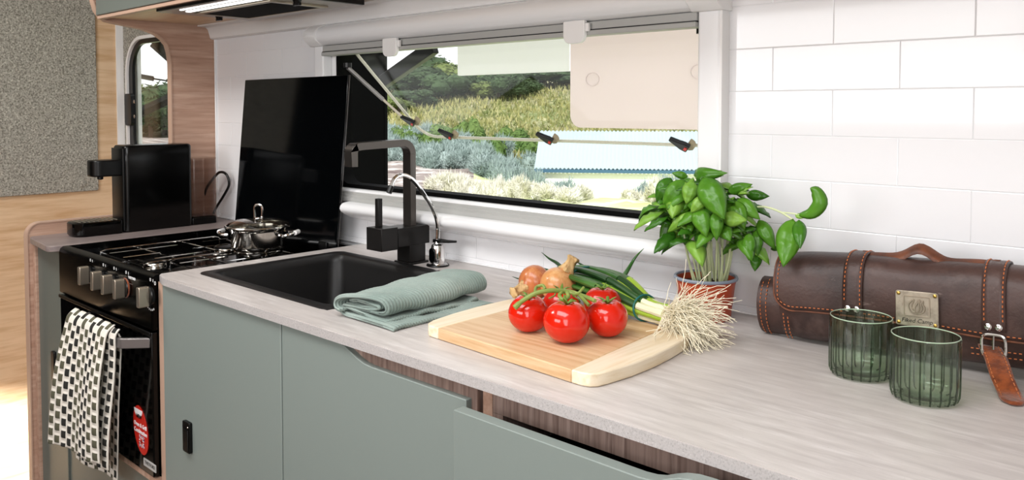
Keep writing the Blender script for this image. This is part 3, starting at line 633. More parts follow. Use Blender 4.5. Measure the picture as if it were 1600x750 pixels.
# ---------------------------------------------------------------- taps
mt = thing('mixer_tap', 'black square-bodied mixer tap with tall angular spout behind the sink', 'tap', (-1.432, -.083, CT))
MB().box(-1.460, -1.404, -.111, -.055, CT, CT+.005).build('base_flange', 'tap_black', mt, bevel=.001)
MB().box(-1.4555, -1.4095, -.106, -.060, CT+.005, .948).build('column', 'tap_black', mt, bevel=.001)
bd = MB().box(-1.457, -1.407, -.142, -.050, .944, .986).build('body', 'tap_black', mt, bevel=.001)
kb = MB().box(-1.459, -1.405, -.190, -.1445, .940, .990).build('mixer_knob', 'tap_black', mt, bevel=.001)
MB().box(-1.446, -1.434, -.176, -.164, .99, 1.053).build('lever', 'tap_black', kb, bevel=.001)
sw, stx = .0135, .008
pth = [(-.088, .984), (-.088, 1.150)]+arc(-.113, 1.150, .025, 0, PI/2, 6)+[(-.236, 1.171)]+arc(-.236, 1.158, .013, PI/2, PI, 4)+[(-.249, 1.128)]
pth = [(y, z) for y, z in pth]
lo = []
for i, p in enumerate(pth):
    a = Vector(pth[max(i-1, 0)]); c = Vector(pth[min(i+1, len(pth)-1)]); d = (c-a).normalized(); n = Vector((-d.y, d.x)); q = Vector(p)
    lo.append([(-1.432-sw, *(q-n*stx)), (-1.432+sw, *(q-n*stx)), (-1.432+sw, *(q+n*stx)), (-1.432-sw, *(q+n*stx))])
MB().loft(lo).build('spout', 'tap_bright', mt, smooth=40, bevel=.0008)
ft = thing('filter_tap', 'small chrome gooseneck water filter tap with black lever, right of the mixer', 'tap', (-1.357, -.07, CT))
MB().lathe([(.024, 0), (.024, .003), (.0205, .005), (.016, .006), (.0155, .040), (.0135, .047), (.008, .050), (.007, .055)], 24, (-1.357, -.07, CT)).build('valve_body', 'chrome', ft)
MB().lathe([(.0245, .0), (.026, .0015), (.0245, .004)], 24, (-1.357, -.07, CT), False, False).build('base_ring', 'black_satin', ft)
MB().prism(rrect(-1.366, -1.348, CT+.008, CT+.042, .009, 5), 'y', -.0885, -.084).build('front_badge', 'black_gloss', ft, bevel=.001)
gp = bez([(-1.357, -.07, .953), (-1.357, -.07, .995), (-1.357, -.085, 1.03), (-1.357, -.122, 1.078), (-1.357, -.148, 1.102), (-1.357, -.172, 1.110), (-1.357, -.192, 1.103), (-1.357, -.203, 1.083)], 6)
MB().tube(gp, .0046, 10).build('gooseneck', 'chrome', ft)
MB().tube([(-1.357, -.2005, 1.088), (-1.357, -.2075, 1.074)], .0062, 10).build('nozzle', 'black_satin', ft)
MB().loft([[(-1.368, -.076, .952), (-1.346, -.076, .952), (-1.346, -.064, .952), (-1.368, -.064, .952)], [(-1.366, -.077, .960), (-1.344, -.077, .960), (-1.344, -.063, .960), (-1.366, -.063, .960)]]).build('lever_block', 'black_satin', ft, bevel=.001)
MB().tube([(-1.352, -.07, .957), (-1.325, -.066, .9575), (-1.305, -.062, .959)], [.005, .0035, .0025], 8).build('lever', 'black_satin', ft)

# ---------------------------------------------------------------- tea towel on the oven bar
tt = thing('tea_towel', 'white waffle tea towel with black and olive checks hung over the oven bar', 'towel', (-1.9, -.60, .768))
def lerp(a, b_, t): return a+(b_-a)*t
def cell(u, v): return .0032*abs(math.sin(PI*u))*abs(math.sin(PI*(v+.5*(int(u) % 2))))
def tt_piece(fn, nu, nv, cu, cv, name, sgn):
    q = MB(); uvs = []
    for j in range(nv+1):
        for i in range(nu+1):
            u, v = i/nu, j/nv; p = fn(u, v); q.v.append((p.x, p.y+sgn*cell(u*cu, v*cv), p.z)); uvs.append((u*cu+8, v*cv+8))
    q.f = [(j*(nu+1)+i, j*(nu+1)+i+1, (j+1)*(nu+1)+i+1, (j+1)*(nu+1)+i) for j in range(nv) for i in range(nu)]
    o = q.build(name, 'check_cloth', tt, smooth=60, solid=.003)
    ul = o.data.uv_layers.new(name='UVMap')
    for l in o.data.loops: ul.data[l.index].uv = uvs[l.vertex_index]
    return o
fTL, fTR, fBL, fBR = onY(107, 486, -.609), onY(168, 513, -.609), onY(79, 690, -.640), onY(157, 724, -.628)
def front(u, v):
    top = lerp(fTL, fTR, u); bot = lerp(fBL, fBR, u); p = lerp(top, bot, v)
    if v < .06: k = 1-v/.06; p = p+Vector((0, .016*k*k, .004*math.sin(k*PI/2)))
    p.y += -.006*math.sin(u*7+1.0+v*1.2)*min(v*2.2, 1)-.007*math.sin(v*PI); return p
tt_piece(front, 100, 140, 10, 10.5, 'front_fall', -1)
bTL, bTR, bBL, bBR = onY(112, 492, -.588), onY(190, 524, -.588), onY(117, 716, -.572), onY(186, 752, -.572)
def back(u, v):
    p = lerp(lerp(bTL, bTR, u), lerp(bBL, bBR, u), v)
    if v < .05: k = 1-v/.05; p = p+Vector((0, -.006*k*k, .004*k))
    p.y += .004*math.sin(u*9+2)*min(v*2, 1); return p
tt_piece(back, 100, 140, 11, 11, 'back_fall', 1)
mTL, mTR, mBL, mBR = onY(150, 508, -.604), onY(180, 518, -.604), onY(135, 718, -.612), onY(170, 735, -.612)
def midf(u, v):
    p = lerp(lerp(mTL, mTR, u), lerp(mBL, mBR, u), v); p.y += .003*math.sin(v*6)
    if v < .05: k = 1-v/.05; p = p+Vector((0, .010*k*k, .003*k))
    return p
tt_piece(midf, 30, 120, 4, 12.5, 'inner_fold', -1)

# ---------------------------------------------------------------- folded green towel
gt = thing('folded_towel', 'folded sage green ribbed towel on the worktop beside the sink', 'towel', (-1.09, -.36, CT))
def fold(points, y0f, y1f, name, ribs=38, n=6):
    cv = bez([(x, 0, z) for x, z in points], n); q = MB(); ny = 420
    for j in range(ny+1):
        t = j/ny
        for i, p in enumerate(cv):
            u = i/(len(cv)-1); y = lerp(y0f(u), y1f(u), t)
            nz = .0016*math.sin(9*t+4*u)+.0012*math.sin(23*t+11*u)
            a = cv[max(i-1, 0)]; c = cv[min(i+1, len(cv)-1)]; d = (c-a).normalized(); nr = Vector((-d.z, 0, d.x))
            k = .0012*1.3*math.sin(2*PI*ribs*t+.8*math.sin(u*9))
            lift = .008*t if p.z > CT+.012 else 0
            q.v.append((p.x+nr.x*k+.004*math.sin(5*t+p.z*60)-.012*(t-.5)*(1 if p.z > CT+.01 else .6), y, max(p.z+nr.z*k+nz+lift*(p.z-CT)/.04, CT+.0028)))
    m_ = len(cv); q.f = [(j*m_+i, j*m_+i+1, (j+1)*m_+i+1, (j+1)*m_+i) for j in range(ny) for i in range(m_-1)]
    return q.build(name, 'towel', gt, smooth=70, solid=.0042)
fold([(-1.000, .9032), (-1.03, .9035), (-1.10, .904), (-1.135, .9045), (-1.148, .909), (-1.135, .9135), (-1.10, .911), (-1.06, .909), (-1.030, .9085)], lambda u: -.485+.01*u, lambda u: -.255-.01*u, 'lower_fold')
fold([(-1.140, .919), (-1.11, .917), (-1.075, .9155), (-1.050, .916), (-1.040, .922), (-1.040, .931), (-1.050, .939), (-1.075, .941), (-1.11, .939), (-1.140, .935), (-1.152, .928), (-1.148, .918), (-1.135, .915)], lambda u: -.482+.012*math.sin(u*5), lambda u: -.225-.015*u, 'upper_fold')
fold([(-1.132, .927), (-1.11, .9285), (-1.075, .929), (-1.056, .9285), (-1.06, .924), (-1.09, .9225), (-1.13, .9215)], lambda u: -.474, lambda u: -.24, 'tucked_fold')

# ---------------------------------------------------------------- chopping board
cbd = thing('chopping_board', 'bamboo chopping board with paler end strips, under the tomatoes', 'chopping board', (-.79, -.355, CT))
BT = .918
def board(pts, m, nm): return MB().prism(pts, 'z', CT+.0004, BT).build(nm, m, cbd, bevel=.0018, smooth=30)
board([(-.917, -.4660), (-.6445, -.4835), (-.6655, -.2235), (-.917, -.212)], 'bamboo', 'core')
board([(-.6443, -.4837), (-.628, -.4838), (-.617, -.481), (-.610, -.473), (-.606, -.455), (-.6005, -.41), (-.600, -.36), (-.604, -.31), (-.610, -.27), (-.615, -.245), (-.620, -.233), (-.632, -.2255), (-.6653, -.2235)], 'bamboo_pale', 'end_strip')
board([(-.9172, -.4660), (-.9172, -.212), (-.945, -.211), (-.957, -.217), (-.964, -.232), (-.968, -.27), (-.970, -.33), (-.966, -.39), (-.958, -.44), (-.951, -.456), (-.940, -.4645)], 'bamboo_pale', 'end_strip')

# ---------------------------------------------------------------- vine tomatoes
def tomato(px, py, r, label, tilt=0, m='tomato', spin=0):
    zc = BT+r*.90; c = onZ(px, py, zc)
    t = thing('tomato', label, 'tomato', (c.x, c.y, BT), 'vine tomatoes on the chopping board')
    prof = []
    for k in range(25):
        a = -PI/2+PI*k/24; rr = r*math.cos(a)**.92 if k not in (0, 24) else 0
        z = r*.90*math.sin(a)
        if a > 0: dip = math.exp(-(rr/(r*.33))**2); z -= r*.20*dip
        prof.append((max(rr, .0001), z))
    MB().lathe(prof, 40, c, True, True, lambda a, k: 1+.014*math.sin(5*a+spin)*math.cos(-PI/2+PI*k/24)+.01*math.sin(3*a+spin*2)).xf(Matrix.Translation(c) @ Matrix.Rotation(tilt, 4, RT) @ Matrix.Translation(-c)).build('fruit', m, t, smooth=80)
    cx = MB(); tp = Matrix.Translation(c) @ Matrix.Rotation(tilt, 4, RT) @ Matrix.Translation((0, 0, r*.72))
    for k in range(5):
        a = 2*PI*k/5+spin; L = r*random.uniform(.42, .62); up = random.uniform(.0, .3)
        p = [Vector((0, 0, 0)), Vector((math.cos(a)*L*.5, math.sin(a)*L*.5, r*.18)), Vector((math.cos(a)*L, math.sin(a)*L, r*(.12+up)))]
        cx.tube([tp @ q for q in bez(p, 4)], [.0022]*4+[.0026, .002, .0016, .0009, .0004][:5], 6, True, .5)
    cx.build('calyx', 'calyx', t)
    return c
tL = tomato(826, 489, .0305, 'left tomato of the vine bunch, lying under the thick green stalk', .15, spin=.4)
tF = tomato(886, 502, .0335, 'front tomato, the nearest of the bunch on the chopping board', .0, spin=1.3)
tR = tomato(949, 496, .0305, 'right tomato at the front of the bunch, facing the board end', .1, spin=2.2)
tB = tomato(941, 474, .0300, 'tomato at the back right of the bunch, next to the spring onions', 0, 'tomato_dark', 3.0)
tK = tomato(877, 476, .0290, 'tomato mostly hidden behind the front tomato and under the vine', 0, 'tomato_dark', .9)
tv = thing('tomato_vine', 'green tomato vine stalk with curled side stems lying on the tomatoes', 'stalk', (tF.x, tF.y, BT))
def above(px, py, z): return onZ(px, py, z)
v_ = MB(); v_.tube(bez([onZ(804, 481, .962), onZ(818, 469, .972), onZ(838, 458, .982), onZ(862, 454, .985), (onZ(888, 456, .981)), onZ(905, 460, .978), onZ(930, 470, .975)], 6), [.0042]*4+[.0034]*24+[.003]*9, 10); v_.build('main_stalk', 'vine', tv)
def side(pts, r): MB().tube(bez(pts, 6), r, 8).build('side_stem', 'vine', tv)
side([onZ(836, 458, .981), onZ(838, 449, .985), onZ(848, 446, .988), onZ(852, 452, .984)], .0024)
side([onZ(878, 456, .982), onZ(874, 462, .978), onZ(880, 468, .975), onZ(888, 464, .978), onZ(886, 457, .982)], .0028)
side([onZ(890, 457, .981), onZ(899, 460, .985), onZ(906, 456, .99), onZ(912, 449, .995)], .002)
side([onZ(905, 460, .978), onZ(912, 468, .974), onZ(920, 477, .968)], .0028)
for p, q in (((884, 462), (876, 478)), ((895, 462), (906, 472)), ((868, 458), (858, 466))): side([onZ(*p, .977), onZ((p[0]+q[0])/2+3, (p[1]+q[1])/2, .974), onZ(*q, .968)], .0013)

# ---------------------------------------------------------------- onions
def onion(px, py, r, neck_px, label, m):
    c = onZ(px, py, BT+r*.95)
    nd = (onZ(*neck_px, c.z+(.046 if neck_px[1] < py-15 else -.012))-c).normalized()
    t = thing('onion', label, 'onion', (c.x, c.y, BT), 'brown onions behind the tomatoes')
    mt_ = Matrix.Translation(c) @ nd.to_track_quat('Z', 'Y').to_matrix().to_4x4()
    prof = []
    for k in range(19):
        a = -PI/2+PI*.86*k/18; prof.append((max(r*math.cos(a), .0003), r*.92*math.sin(a)))
    prof += [(r*.30, r*.98), (r*.24, r*1.12)]
    MB().lathe(prof, 36, (0, 0, 0), True, True, lambda a, k: 1+.012*math.sin(4*a+r*900)).xf(mt_).build('bulb', m, t, smooth=80)
    nk = MB().lathe([(r*.44, r*.84), (r*.33, r*1.02), (r*.26, r*1.22), (r*.25, r*1.42), (r*.33, r*1.60), (r*.26, r*1.68)], 18, (0, 0, 0), False, True, lambda a, k: 1+.16*math.sin(5*a+k*.7)+.08*math.sin(9*a)).xf(mt_); nk.build('neck', 'onion_neck', t, smooth=50)
    rt = MB()
    for k in range(10):
        a = random.uniform(0, 2*PI); rt.tube([(0, 0, -r*.9), (r*.12*math.cos(a), r*.12*math.sin(a), -r*1.0)], .0008, 5)
    rt.xf(mt_).build('root_tuft', 'onion_neck', t)
onion(836, 441, .0305, (803, 457), 'reddish brown onion at the left, its dry neck pointing left', 'onion')
onion(873, 446, .0330, (896, 404), 'golden onion with frayed dry neck pointing up, behind the tomatoes', 'onion_pale')

# ---------------------------------------------------------------- spring onions
so_ = thing('spring_onions', 'bunch of spring onions with long white roots, tied with a teal rubber band', 'spring onions', (-.80, -.14, CT))
F = [onZ(1045, 493, .934), onZ(1008, 481, .937), onZ(960, 452, .955), onZ(915, 436, .955), onZ(875, 428, .945)]
for i, q in enumerate(F): F[i] = Vector((q.x, min(q.y, -.072), q.z))
ax = (F[1]-F[0]).normalized(); sd = Vector((-ax.y, ax.x, 0)).normalized()
rng = random.Random(3)
for k in range(24):
    a = 2*PI*k/24*5.3; rad = math.sqrt((k+.5)/24)
    oy, oz = rad*math.cos(a), rad*math.sin(a); ln = rng.uniform(.8, 1.0)
    off = lambda w_, h_: sd*oy*w_+Vector((0, 0, 1))*oz*h_
    pts = [F[0]-ax*.004*rng.random()+off(.020, .012), F[1]+off(.022, .014), F[2]+off(.044, .021), F[3]+off(.050, .023), lerp(F[3], F[4], ln*rng.uniform(.5, 1.1))+off(.042, .018)]
    pts = [Vector((p.x, min(p.y, -.060), max(p.z, (BT if p.y < -.20 or p.y < -.15 and p.x < -.6 else CT)+.008))) for p in pts]
    cv = bez(pts, 5); n = len(cv); r0 = rng.uniform(.0042, .0058)
    s1 = MB().tube(cv[:6], [r0*1.15, r0*1.2]+[r0]*4, 10).build('stalk', 'scallion_white' if k % 3 else 'scallion_light', so_)
    mid = cv[5:11]; MB().tube(mid, [r0*(1+.05*i) for i in range(len(mid))], 10).build('green_shaft', ['scallion_light', 'scallion', 'scallion_light', 'scallion_dark'][k % 4], s1)
    lf = cv[10:]; MB().tube(lf, [r0*1.6*(1-.55*(i/(len(lf)-1))) for i in range(len(lf))], 10, True, .7).build('leaf', ['scallion', 'scallion_dark', 'scallion'][k % 3], s1)
def tip(pts, r, m='scallion'): cv = bez(pts, 5); MB().tube(cv, [r*(1-.93*(i/(len(cv)-1))**1.3) for i in range(len(cv))], 8).build('leaf_tip', m, so_)
tip([onZ(972, 436, .962), onZ(982, 420, .975), onY(993, 402, -.11), onY(1006, 388, -.11)], .0045)
tip([onZ(885, 425, .945), onY(870, 411, -.075), onY(858, 404, -.072), onY(846, 394, -.07)], .0045, 'scallion_dark')
tip([onZ(930, 432, .955), onY(918, 420, -.09), onY(906, 412, -.085), onY(899, 407, -.08)], .004, 'scallion_dark')
tip([onZ(935, 432, .955), onY(925, 422, -.09), onY(917, 416, -.085), onY(911, 414, -.08)], .004, 'scallion')
tip([onZ(870, 428, .93), onY(850, 421, -.085), onY(836, 419, -.085), onY(818, 420, -.085)], .004, 'scallion_dark')
tip([onZ(865, 440, .92), onY(835, 440, -.12), onY(812, 436, -.13), onY(800, 432, -.14)], .0035, 'scallion_dark')
def rband(c, rx, rz, th=.0016):
    q = [c+sd*rx*math.cos(2*PI*k/24)+Vector((0, 0, rz*math.sin(2*PI*k/24)+.0))+ax*.004*math.sin(2*PI*k/24) for k in range(25)]
    q = [Vector((p.x, p.y, max(p.z, CT+.002))) for p in q]
    MB().tube(q, th, 6, False).build('rubber_band', 'band_teal', so_)
rband(F[1], .0275, .0195); rband(F[3]+Vector((0, 0, -.004)), .043, .024)
rt = MB()
for k in range(620):
    a = rng.uniform(0, 2*PI); rad = math.sqrt(rng.random()); p = F[0]+sd*.020*rad*math.cos(a)+Vector((0, 0, .012*rad*math.sin(a)))
    d = (-ax+sd*rng.gauss(0, .42)+Vector((0, 0, rng.gauss(.10, .36)))).normalized(); L = rng.uniform(.045, .112); pts = [p]
    for s in range(8):
        d = (d+Vector((rng.gauss(0, .20), rng.gauss(0, .20), rng.gauss(-.06, .20)))).normalized(); q = pts[-1]+d*L/8
        q.z = max(q.z, CT+.0012); q.y = min(q.y, -.004); pts.append(q)
    rt.tube(pts, [.0009]*3+[.0006]*3+[.00045]*3, 4, False)
stuff(rt.build('roots', 'roots', so_))

# ---------------------------------------------------------------- basil
BX, BY = -.686, -.070
bs = thing('potted_basil', 'bushy green basil in a terracotta coloured plastic pot beside the window', 'potted plant', (BX, BY, CT))
po = MB().lathe([(.0, .0004), (.040, .0004), (.0415, .003), (.0485, .060), (.0498, .066), (.0498, .068), (.047, .068), (.045, .055), (0, .055)], 44, (BX, BY, CT)).build('pot', 'terracotta', bs, smooth=35)
MB().lathe([(.0500, .0655), (.0525, .0665), (.0533, .069), (.0520, .0715), (.0485, .071), (.0480, .067)], 44, (BX, BY, CT), False, False).build('pot_rim', 'pot_rim', po)
MB().lathe([(.0481, .058), (.03, .060), (.012, .0625), (0, .062)], 24, (BX, BY, CT), False, True, lambda a, k: 1+.0*a).build('soil', 'soil', po)
def leaf(base, tipp, wr, m, droop=.22, cup=.25, face=None, nu=8, nv=14, parent=bs):
    b0, t0 = Vector(base), Vector(tipp); d = t0-b0; L = d.length*1.06; wr *= 1.02; x = d.normalized()
    f_ = Vector(face) if face else (CAM-b0).normalized(); y = f_.cross(x)
    if y.length < .05: y = x.orthogonal()
    y.normalize(); z = x.cross(y); W = L*wr; q = MB()
    def fn(u, v):
        s = 2*u-1; w_ = W*.5*(math.sin(PI*min(v**.78, 1)))**.85*(1-.12*v) if 0 < v < 1 else .0006
        if v >= 1: w_ = .0004
        puff = .10*W*(1-abs(s))*math.sin(PI*v)+.09*W*math.sin(v*PI*7+abs(s)*3)*abs(s)*(1-abs(s))*2
        h = droop*L*math.sin(PI*v)*.9-cup*W*s*s*math.sin(PI*v)*.9+puff-(.13*W*math.exp(-(s/.16)**2))*math.sin(PI*v)
        p = b0+x*(L*v)+y*(s*w_)+z*h; p.y = min(p.y, -.006) if p.x > -.70 else min(p.y, -.052) ; p.z = max(p.z, CT+.004); return p
    return q.grid(fn, nu, nv).build('leaf', m, parent, smooth=80, solid=.0005)
def P7(cx, cy, Y): return onY(1000+cx/2.884, 240+cy/2.884, Y)
hand = [((245, 98), (384, 88), .34, 'leaf', .26, -.10, -.12), ((215, 105), (148, 88), .5, 'leaf', .2, -.08, -.09), ((140, 110), (78, 215), .62, 'leaf_dark', .25, -.12, -.13), ((205, 120), (108, 232), .55, 'leaf', .28, -.14, -.15),
        ((238, 125), (210, 222), .70, 'leaf_light', .15, -.16, -.17), ((285, 108), (375, 285), .56, 'leaf', .16, -.165, -.18), ((398, 172), (500, 140), .48, 'leaf', .2, -.11, -.10), ((478, 185), (577, 192), .5, 'leaf_dark', .16, -.07, -.06),
        ((440, 205), (535, 292), .52, 'leaf', .25, -.12, -.12), ((290, 195), (232, 262), .6, 'leaf_light', .2, -.17, -.18), ((262, 240), (298, 368), .62, 'leaf', .18, -.17, -.18), ((345, 258), (345, 385), .48, 'leaf', .2, -.165, -.17),
        ((372, 290), (475, 300), .62, 'leaf_light', .2, -.15, -.15), ((230, 268), (130, 350), .36, 'leaf_light', .2, -.15, -.16), ((225, 225), (150, 275), .6, 'leaf', .2, -.14, -.15), ((128, 285), (98, 422), .33, 'leaf', .12, -.12, -.13),
        ((112, 240), (58, 272), .30, 'leaf', .35, -.10, -.11), ((205, 330), (203, 408), .62, 'leaf_dark', .15, -.13, -.14), ((265, 345), (290, 438), .55, 'leaf_dark', .15, -.14, -.15), ((370, 325), (405, 390), .75, 'leaf', .2, -.15, -.16),
        ((535, 300), (605, 425), .46, 'leaf', .24, -.10, -.10), ((492, 360), (490, 475), .52, 'leaf', .16, -.13, -.14), ((528, 340), (530, 455), .45, 'leaf', .2, -.10, -.11), ((525, 440), (518, 525), .62, 'leaf_dark', .2, -.09, -.10),
        ((430, 215), (470, 330), .55, 'leaf', .2, -.13, -.14), ((180, 235), (190, 300), .6, 'leaf', .2, -.13, -.14), ((395, 250), (452, 262), .6, 'leaf', .2, -.14, -.14), ((300, 170), (350, 245), .55, 'leaf_dark', .2, -.14, -.15),
        ((228, 310), (222, 365), .55, 'leaf', .2, -.15, -.16), ((590, 430), (640, 425), .4, 'leaf_dark', .2, -.06, -.06)]
for (a, c, wr, m, dr_, ya, yb) in hand: leaf(P7(*a, ya), P7(*c, yb), wr, m, dr_, .22)
leaf(P7(688, 296, -.115), P7(648, 498, -.150), .50, 'leaf', .08, .2); leaf(P7(716, 300, -.112), P7(722, 420, -.140), .42, 'leaf_dark', .12, .2); leaf(P7(700, 275, -.11), P7(735, 290, -.11), .6, 'leaf_light', .12, .2)
# curled leaf: two lengths in one sheet
cpts = bez([P7(718, 278, -.11), P7(775, 268, -.112), P7(812, 222, -.112), P7(795, 172, -.11), P7(768, 155, -.11)], 4)
q = MB(); n = len(cpts)
for i, p in enumerate(cpts):
    d = (cpts[min(i+1, n-1)]-cpts[max(i-1, 0)]).normalized(); f_ = (CAM-p).normalized(); y = f_.cross(d).normalized(); w_ = .0105*math.sin(PI*min(.04+i/(n-1)*.95, 1))**.7
    for s in (-1, -.5, 0, .5, 1): q.v.append(tuple(p+y*w_*s+f_*(.004*(1-s*s))))
q.f = [(i*5+j, i*5+j+1, (i+1)*5+j+1, (i+1)*5+j) for i in range(n-1) for j in range(4)]; q.build('leaf', 'leaf', bs, smooth=80, solid=.0005)
rng = random.Random(11)
cc = Vector((-.690, -.110, 1.085))
for k in range(32):
    th = 2.4*k+rng.uniform(-.3, .3); q_ = math.sqrt((k+.5)/32)
    top = Vector((-.668+.078*q_*math.cos(th), -.112+.046*q_*math.sin(th), 1.142-.050*q_*q_+rng.uniform(-.020, .008)-(.040 if k % 3 == 2 else 0)))
    out = Vector((math.cos(th), math.sin(th), 0)); a0 = rng.uniform(0, PI)
    for n_, (L, dz, f) in enumerate(((.050, -.45, .9), (.046, -.55, 1), (.034, .05, 1.1), (.032, .15, 1.2), (.018, .6, 1.3))):
        L *= rng.uniform(.95, 1.25); a = a0+PI*(n_ % 2)+(PI/2 if n_ in (2, 3) else 0)+rng.uniform(-.4, .4)
        d = (Vector((math.cos(a), math.sin(a), 0))*.8+out*.35*q_).normalized(); base = top-Vector((0, 0, .010*(n_ < 2)))
        tp = base+d*L*.85+Vector((0, 0, dz*L)); base.y = min(base.y, -.062); tp.y = min(tp.y, -.058)
        leaf(base, tp, rng.uniform(.52, .62), rng.choice(['leaf', 'leaf', 'leaf_dark', 'leaf_dark', 'leaf_light'] if n_ < 4 else ['leaf_light']), rng.uniform(.12, .3), .3, d*.35+Vector((0, 0, 1)), 6, 9)
for k in range(26):
    a = rng.uniform(0, 2*PI); rad = .036*math.sqrt(rng.random()); p0 = Vector((BX+rad*math.cos(a), BY+rad*math.sin(a)*.9, CT+.060)); sp_ = rng.uniform(1.1, 1.9)
    p2 = Vector((BX+(p0.x-BX)*sp_, min(BY-.02+(p0.y-BY)*sp_, -.058), CT+rng.uniform(.125, .165))); pm = (p0+p2)/2+Vector((rng.gauss(0, .003), rng.gauss(0, .003), .004))
    MB().tube(bez([p0, pm, p2], 3), rng.uniform(.0013, .0022), 6).build('stem', 'stem', bs)
MB().tube(bez([P7(430, 300, -.10), P7(500, 250, -.095), P7(560, 240, -.10), P7(630, 262, -.108), P7(690, 298, -.114)], 4), .0016, 6).build('stem', 'stem', bs)
MB().tube(bez([P7(640, 265, -.108), P7(690, 270, -.110), P7(725, 278, -.11)], 4), .0012, 6).build('stem', 'stem', bs)

# ---------------------------------------------------------------- leather knife roll
kx = Vector((1, .055, .040)).normalized(); kz = Vector((-.040, 0, 1)).normalized(); ky = kz.cross(kx); kz = kx.cross(ky)
KO = Vector((-.536, -.0895, CT))
KM = Matrix(((kx.x, ky.x, kz.x, KO.x), (kx.y, ky.y, kz.y, KO.y), (kx.z, ky.z, kz.z, KO.z), (0, 0, 0, 1)))
kr = thing('knife_roll', 'dark brown leather knife roll with orange stitching leaning along the tiled wall', 'knife roll', KO)
HD, HH, ZC_, EX = .040, .066, .0655, 2.5
def S(x, phi, off=0):
    c, s = math.cos(phi), math.sin(phi)
    y = -(HD+off)*math.copysign(abs(c)**(2/EX), c); z = ZC_+(HH+off)*math.copysign(abs(s)**(2/EX), s)
    wob = .0012*math.sin(x*40+phi*2)+.0016*math.sin(x*17-phi)
    z -= .004*math.exp(-(x/.03)**2)*max(s, 0)
    return Vector((x, y-wob*(c > 0), max(z+wob*.5, .0006)))
def kb_(mb, *a, **k): return mb.xf(KM).build(*a, **k)
NP = 40
def rollshape(x0, x1, off, nx=16): return MB().loft([[tuple(S(lerp(x0, x1, i/nx), 2*PI*j/NP, off-.004*(i in (0, nx)))) for j in range(NP)] for i in range(nx+1)])
kb_(rollshape(.004, .43, -.003), 'roll_body', 'leather', kr, smooth=50)
inner_ = MB().loft([[(x, .006+HD*.80*math.cos(t)*k_, .046+.044*math.sin(t)*k_+.0) for t in [2*PI*j/24 for j in range(24)]] for x, k_ in ((-.036, .93), (-.0345, 1.0), (.02, 1.0))])
kb_(inner_, 'inner_roll', 'leather', kr, smooth=50)
def phi_at(z):
    t = (z-ZC_)/HH; t = max(-1, min(1, t)); return math.asin(math.copysign(abs(t)**(EX/2), t))
def zlow(x): r_ = .030; return .050+(r_-math.sqrt(max(r_*r_-(r_-min(x, r_))**2, 0)))+.004*math.sin(x*14)
fl_ = MB(); nx, npz = 60, 26
for i in range(nx+1):
    x = .0005+.43*(i/nx)**1.25; pe = phi_at(zlow(x))
    for j in range(npz+1): fl_.v.append(tuple(S(x, lerp(2.35, pe, j/npz), .0028)))
fl_.f = [(i*(npz+1)+j, i*(npz+1)+j+1, (i+1)*(npz+1)+j+1, (i+1)*(npz+1)+j) for i in range(nx) for j in range(npz)]
flap = kb_(fl_, 'flap', 'leather', kr, smooth=60, solid=.003)
ep = [S(.0005, lerp(2.35, phi_at(zlow(.0005)), j/20), .003) for j in range(21)]+[S(x, phi_at(zlow(x)), .003) for x in [.0005+.43*(i/50)**1.4 for i in range(1, 51)]]
kb_(MB().tube(ep, .0019, 6), 'flap_edge', 'leather_edge', flap)
def stitches(path, name, parent, L=.0034, gap=.0022, r=.00075):
    q = MB(); pts = [Vector(p) for p in path]; acc = 0; cur = pts[0]; out = [cur]
    dense = []
    for a, c in zip(pts, pts[1:]):
        n = max(1, int((c-a).length/.0005))
        for k in range(n): dense.append(a.lerp(c, k/n))
    step = int((L+gap)/.0005)+1; ln = int(L/.0005)
    for i in range(0, len(dense)-ln, step): q.tube([dense[i], dense[i+ln]], r, 5)
    return stuff(kb_(q, name, 'thread', parent))
def off_edge(d): return [S(.0005+d, lerp(2.0, phi_at(zlow(.0005+d)+d), j/20), .0052) for j in range(21)]+[S(x, phi_at(zlow(x)+d), .0052) for x in [.0005+d+(.425-d)*(i/60)**1.4 for i in range(1, 61)]]
stitches(off_edge(.006), 'stitching', flap)
stitches([S(.0125, lerp(phi_at(.045), -1.2, j/10), .0005) for j in range(11)], 'stitching', kr); stitches([S(.019, lerp(phi_at(.04), -1.2, j/10), .0005) for j in range(11)], 'stitching', kr)
stitches([S(x, phi_at(.030), .0006) for x in [.26+.16*i/20 for i in range(21)]], 'stitching', kr); stitches([S(x, phi_at(.022), .0006) for x in [.26+.16*i/20 for i in range(21)]], 'stitching', kr)
stitches([(-.029, .006-HD*.80*math.cos(t)*1.02, .046+.0445*math.sin(t)) for t in [-1.2+2.4*j/20 for j in range(21)]], 'stitching', kr)
stitches([(-.020, .006-HD*.80*math.cos(t)*1.03, .046+.046*math.sin(t)) for t in [-1.2+2.4*j/20 for j in range(21)]], 'stitching', kr)
for (xc, zend) in ((.115, .060), (.288, .058)):
    q = MB(); pe = phi_at(zend); n = 24
    for j in range(n+1):
        ph = lerp(2.2, pe, j/n)
        for s in (-.0135, -.0045, .0045, .0135): q.v.append(tuple(S(xc+s, ph, .0066)))
    q.f = [(j*4+i, j*4+i+1, (j+1)*4+i+1, (j+1)*4+i) for j in range(n) for i in range(3)]
    stp = kb_(q, 'strap', 'leather', kr, smooth=60, solid=.003)
    for s in (-.0105, .0105): stitches([S(xc+s, lerp(2.0, phi_at(zend+.010), j/20), .0086) for j in range(21)], 'stitching', stp)
    for s in (-.006, .006):
        p = S(xc+s, phi_at(zend+.005), .0078)
        kb_(MB().lathe([(.0045, 0), (.0042, .0014), (.0022, .0026), (0, .0029)], 14).xf(Matrix.Translation(p) @ RX90), 'rivet', 'chrome', stp)
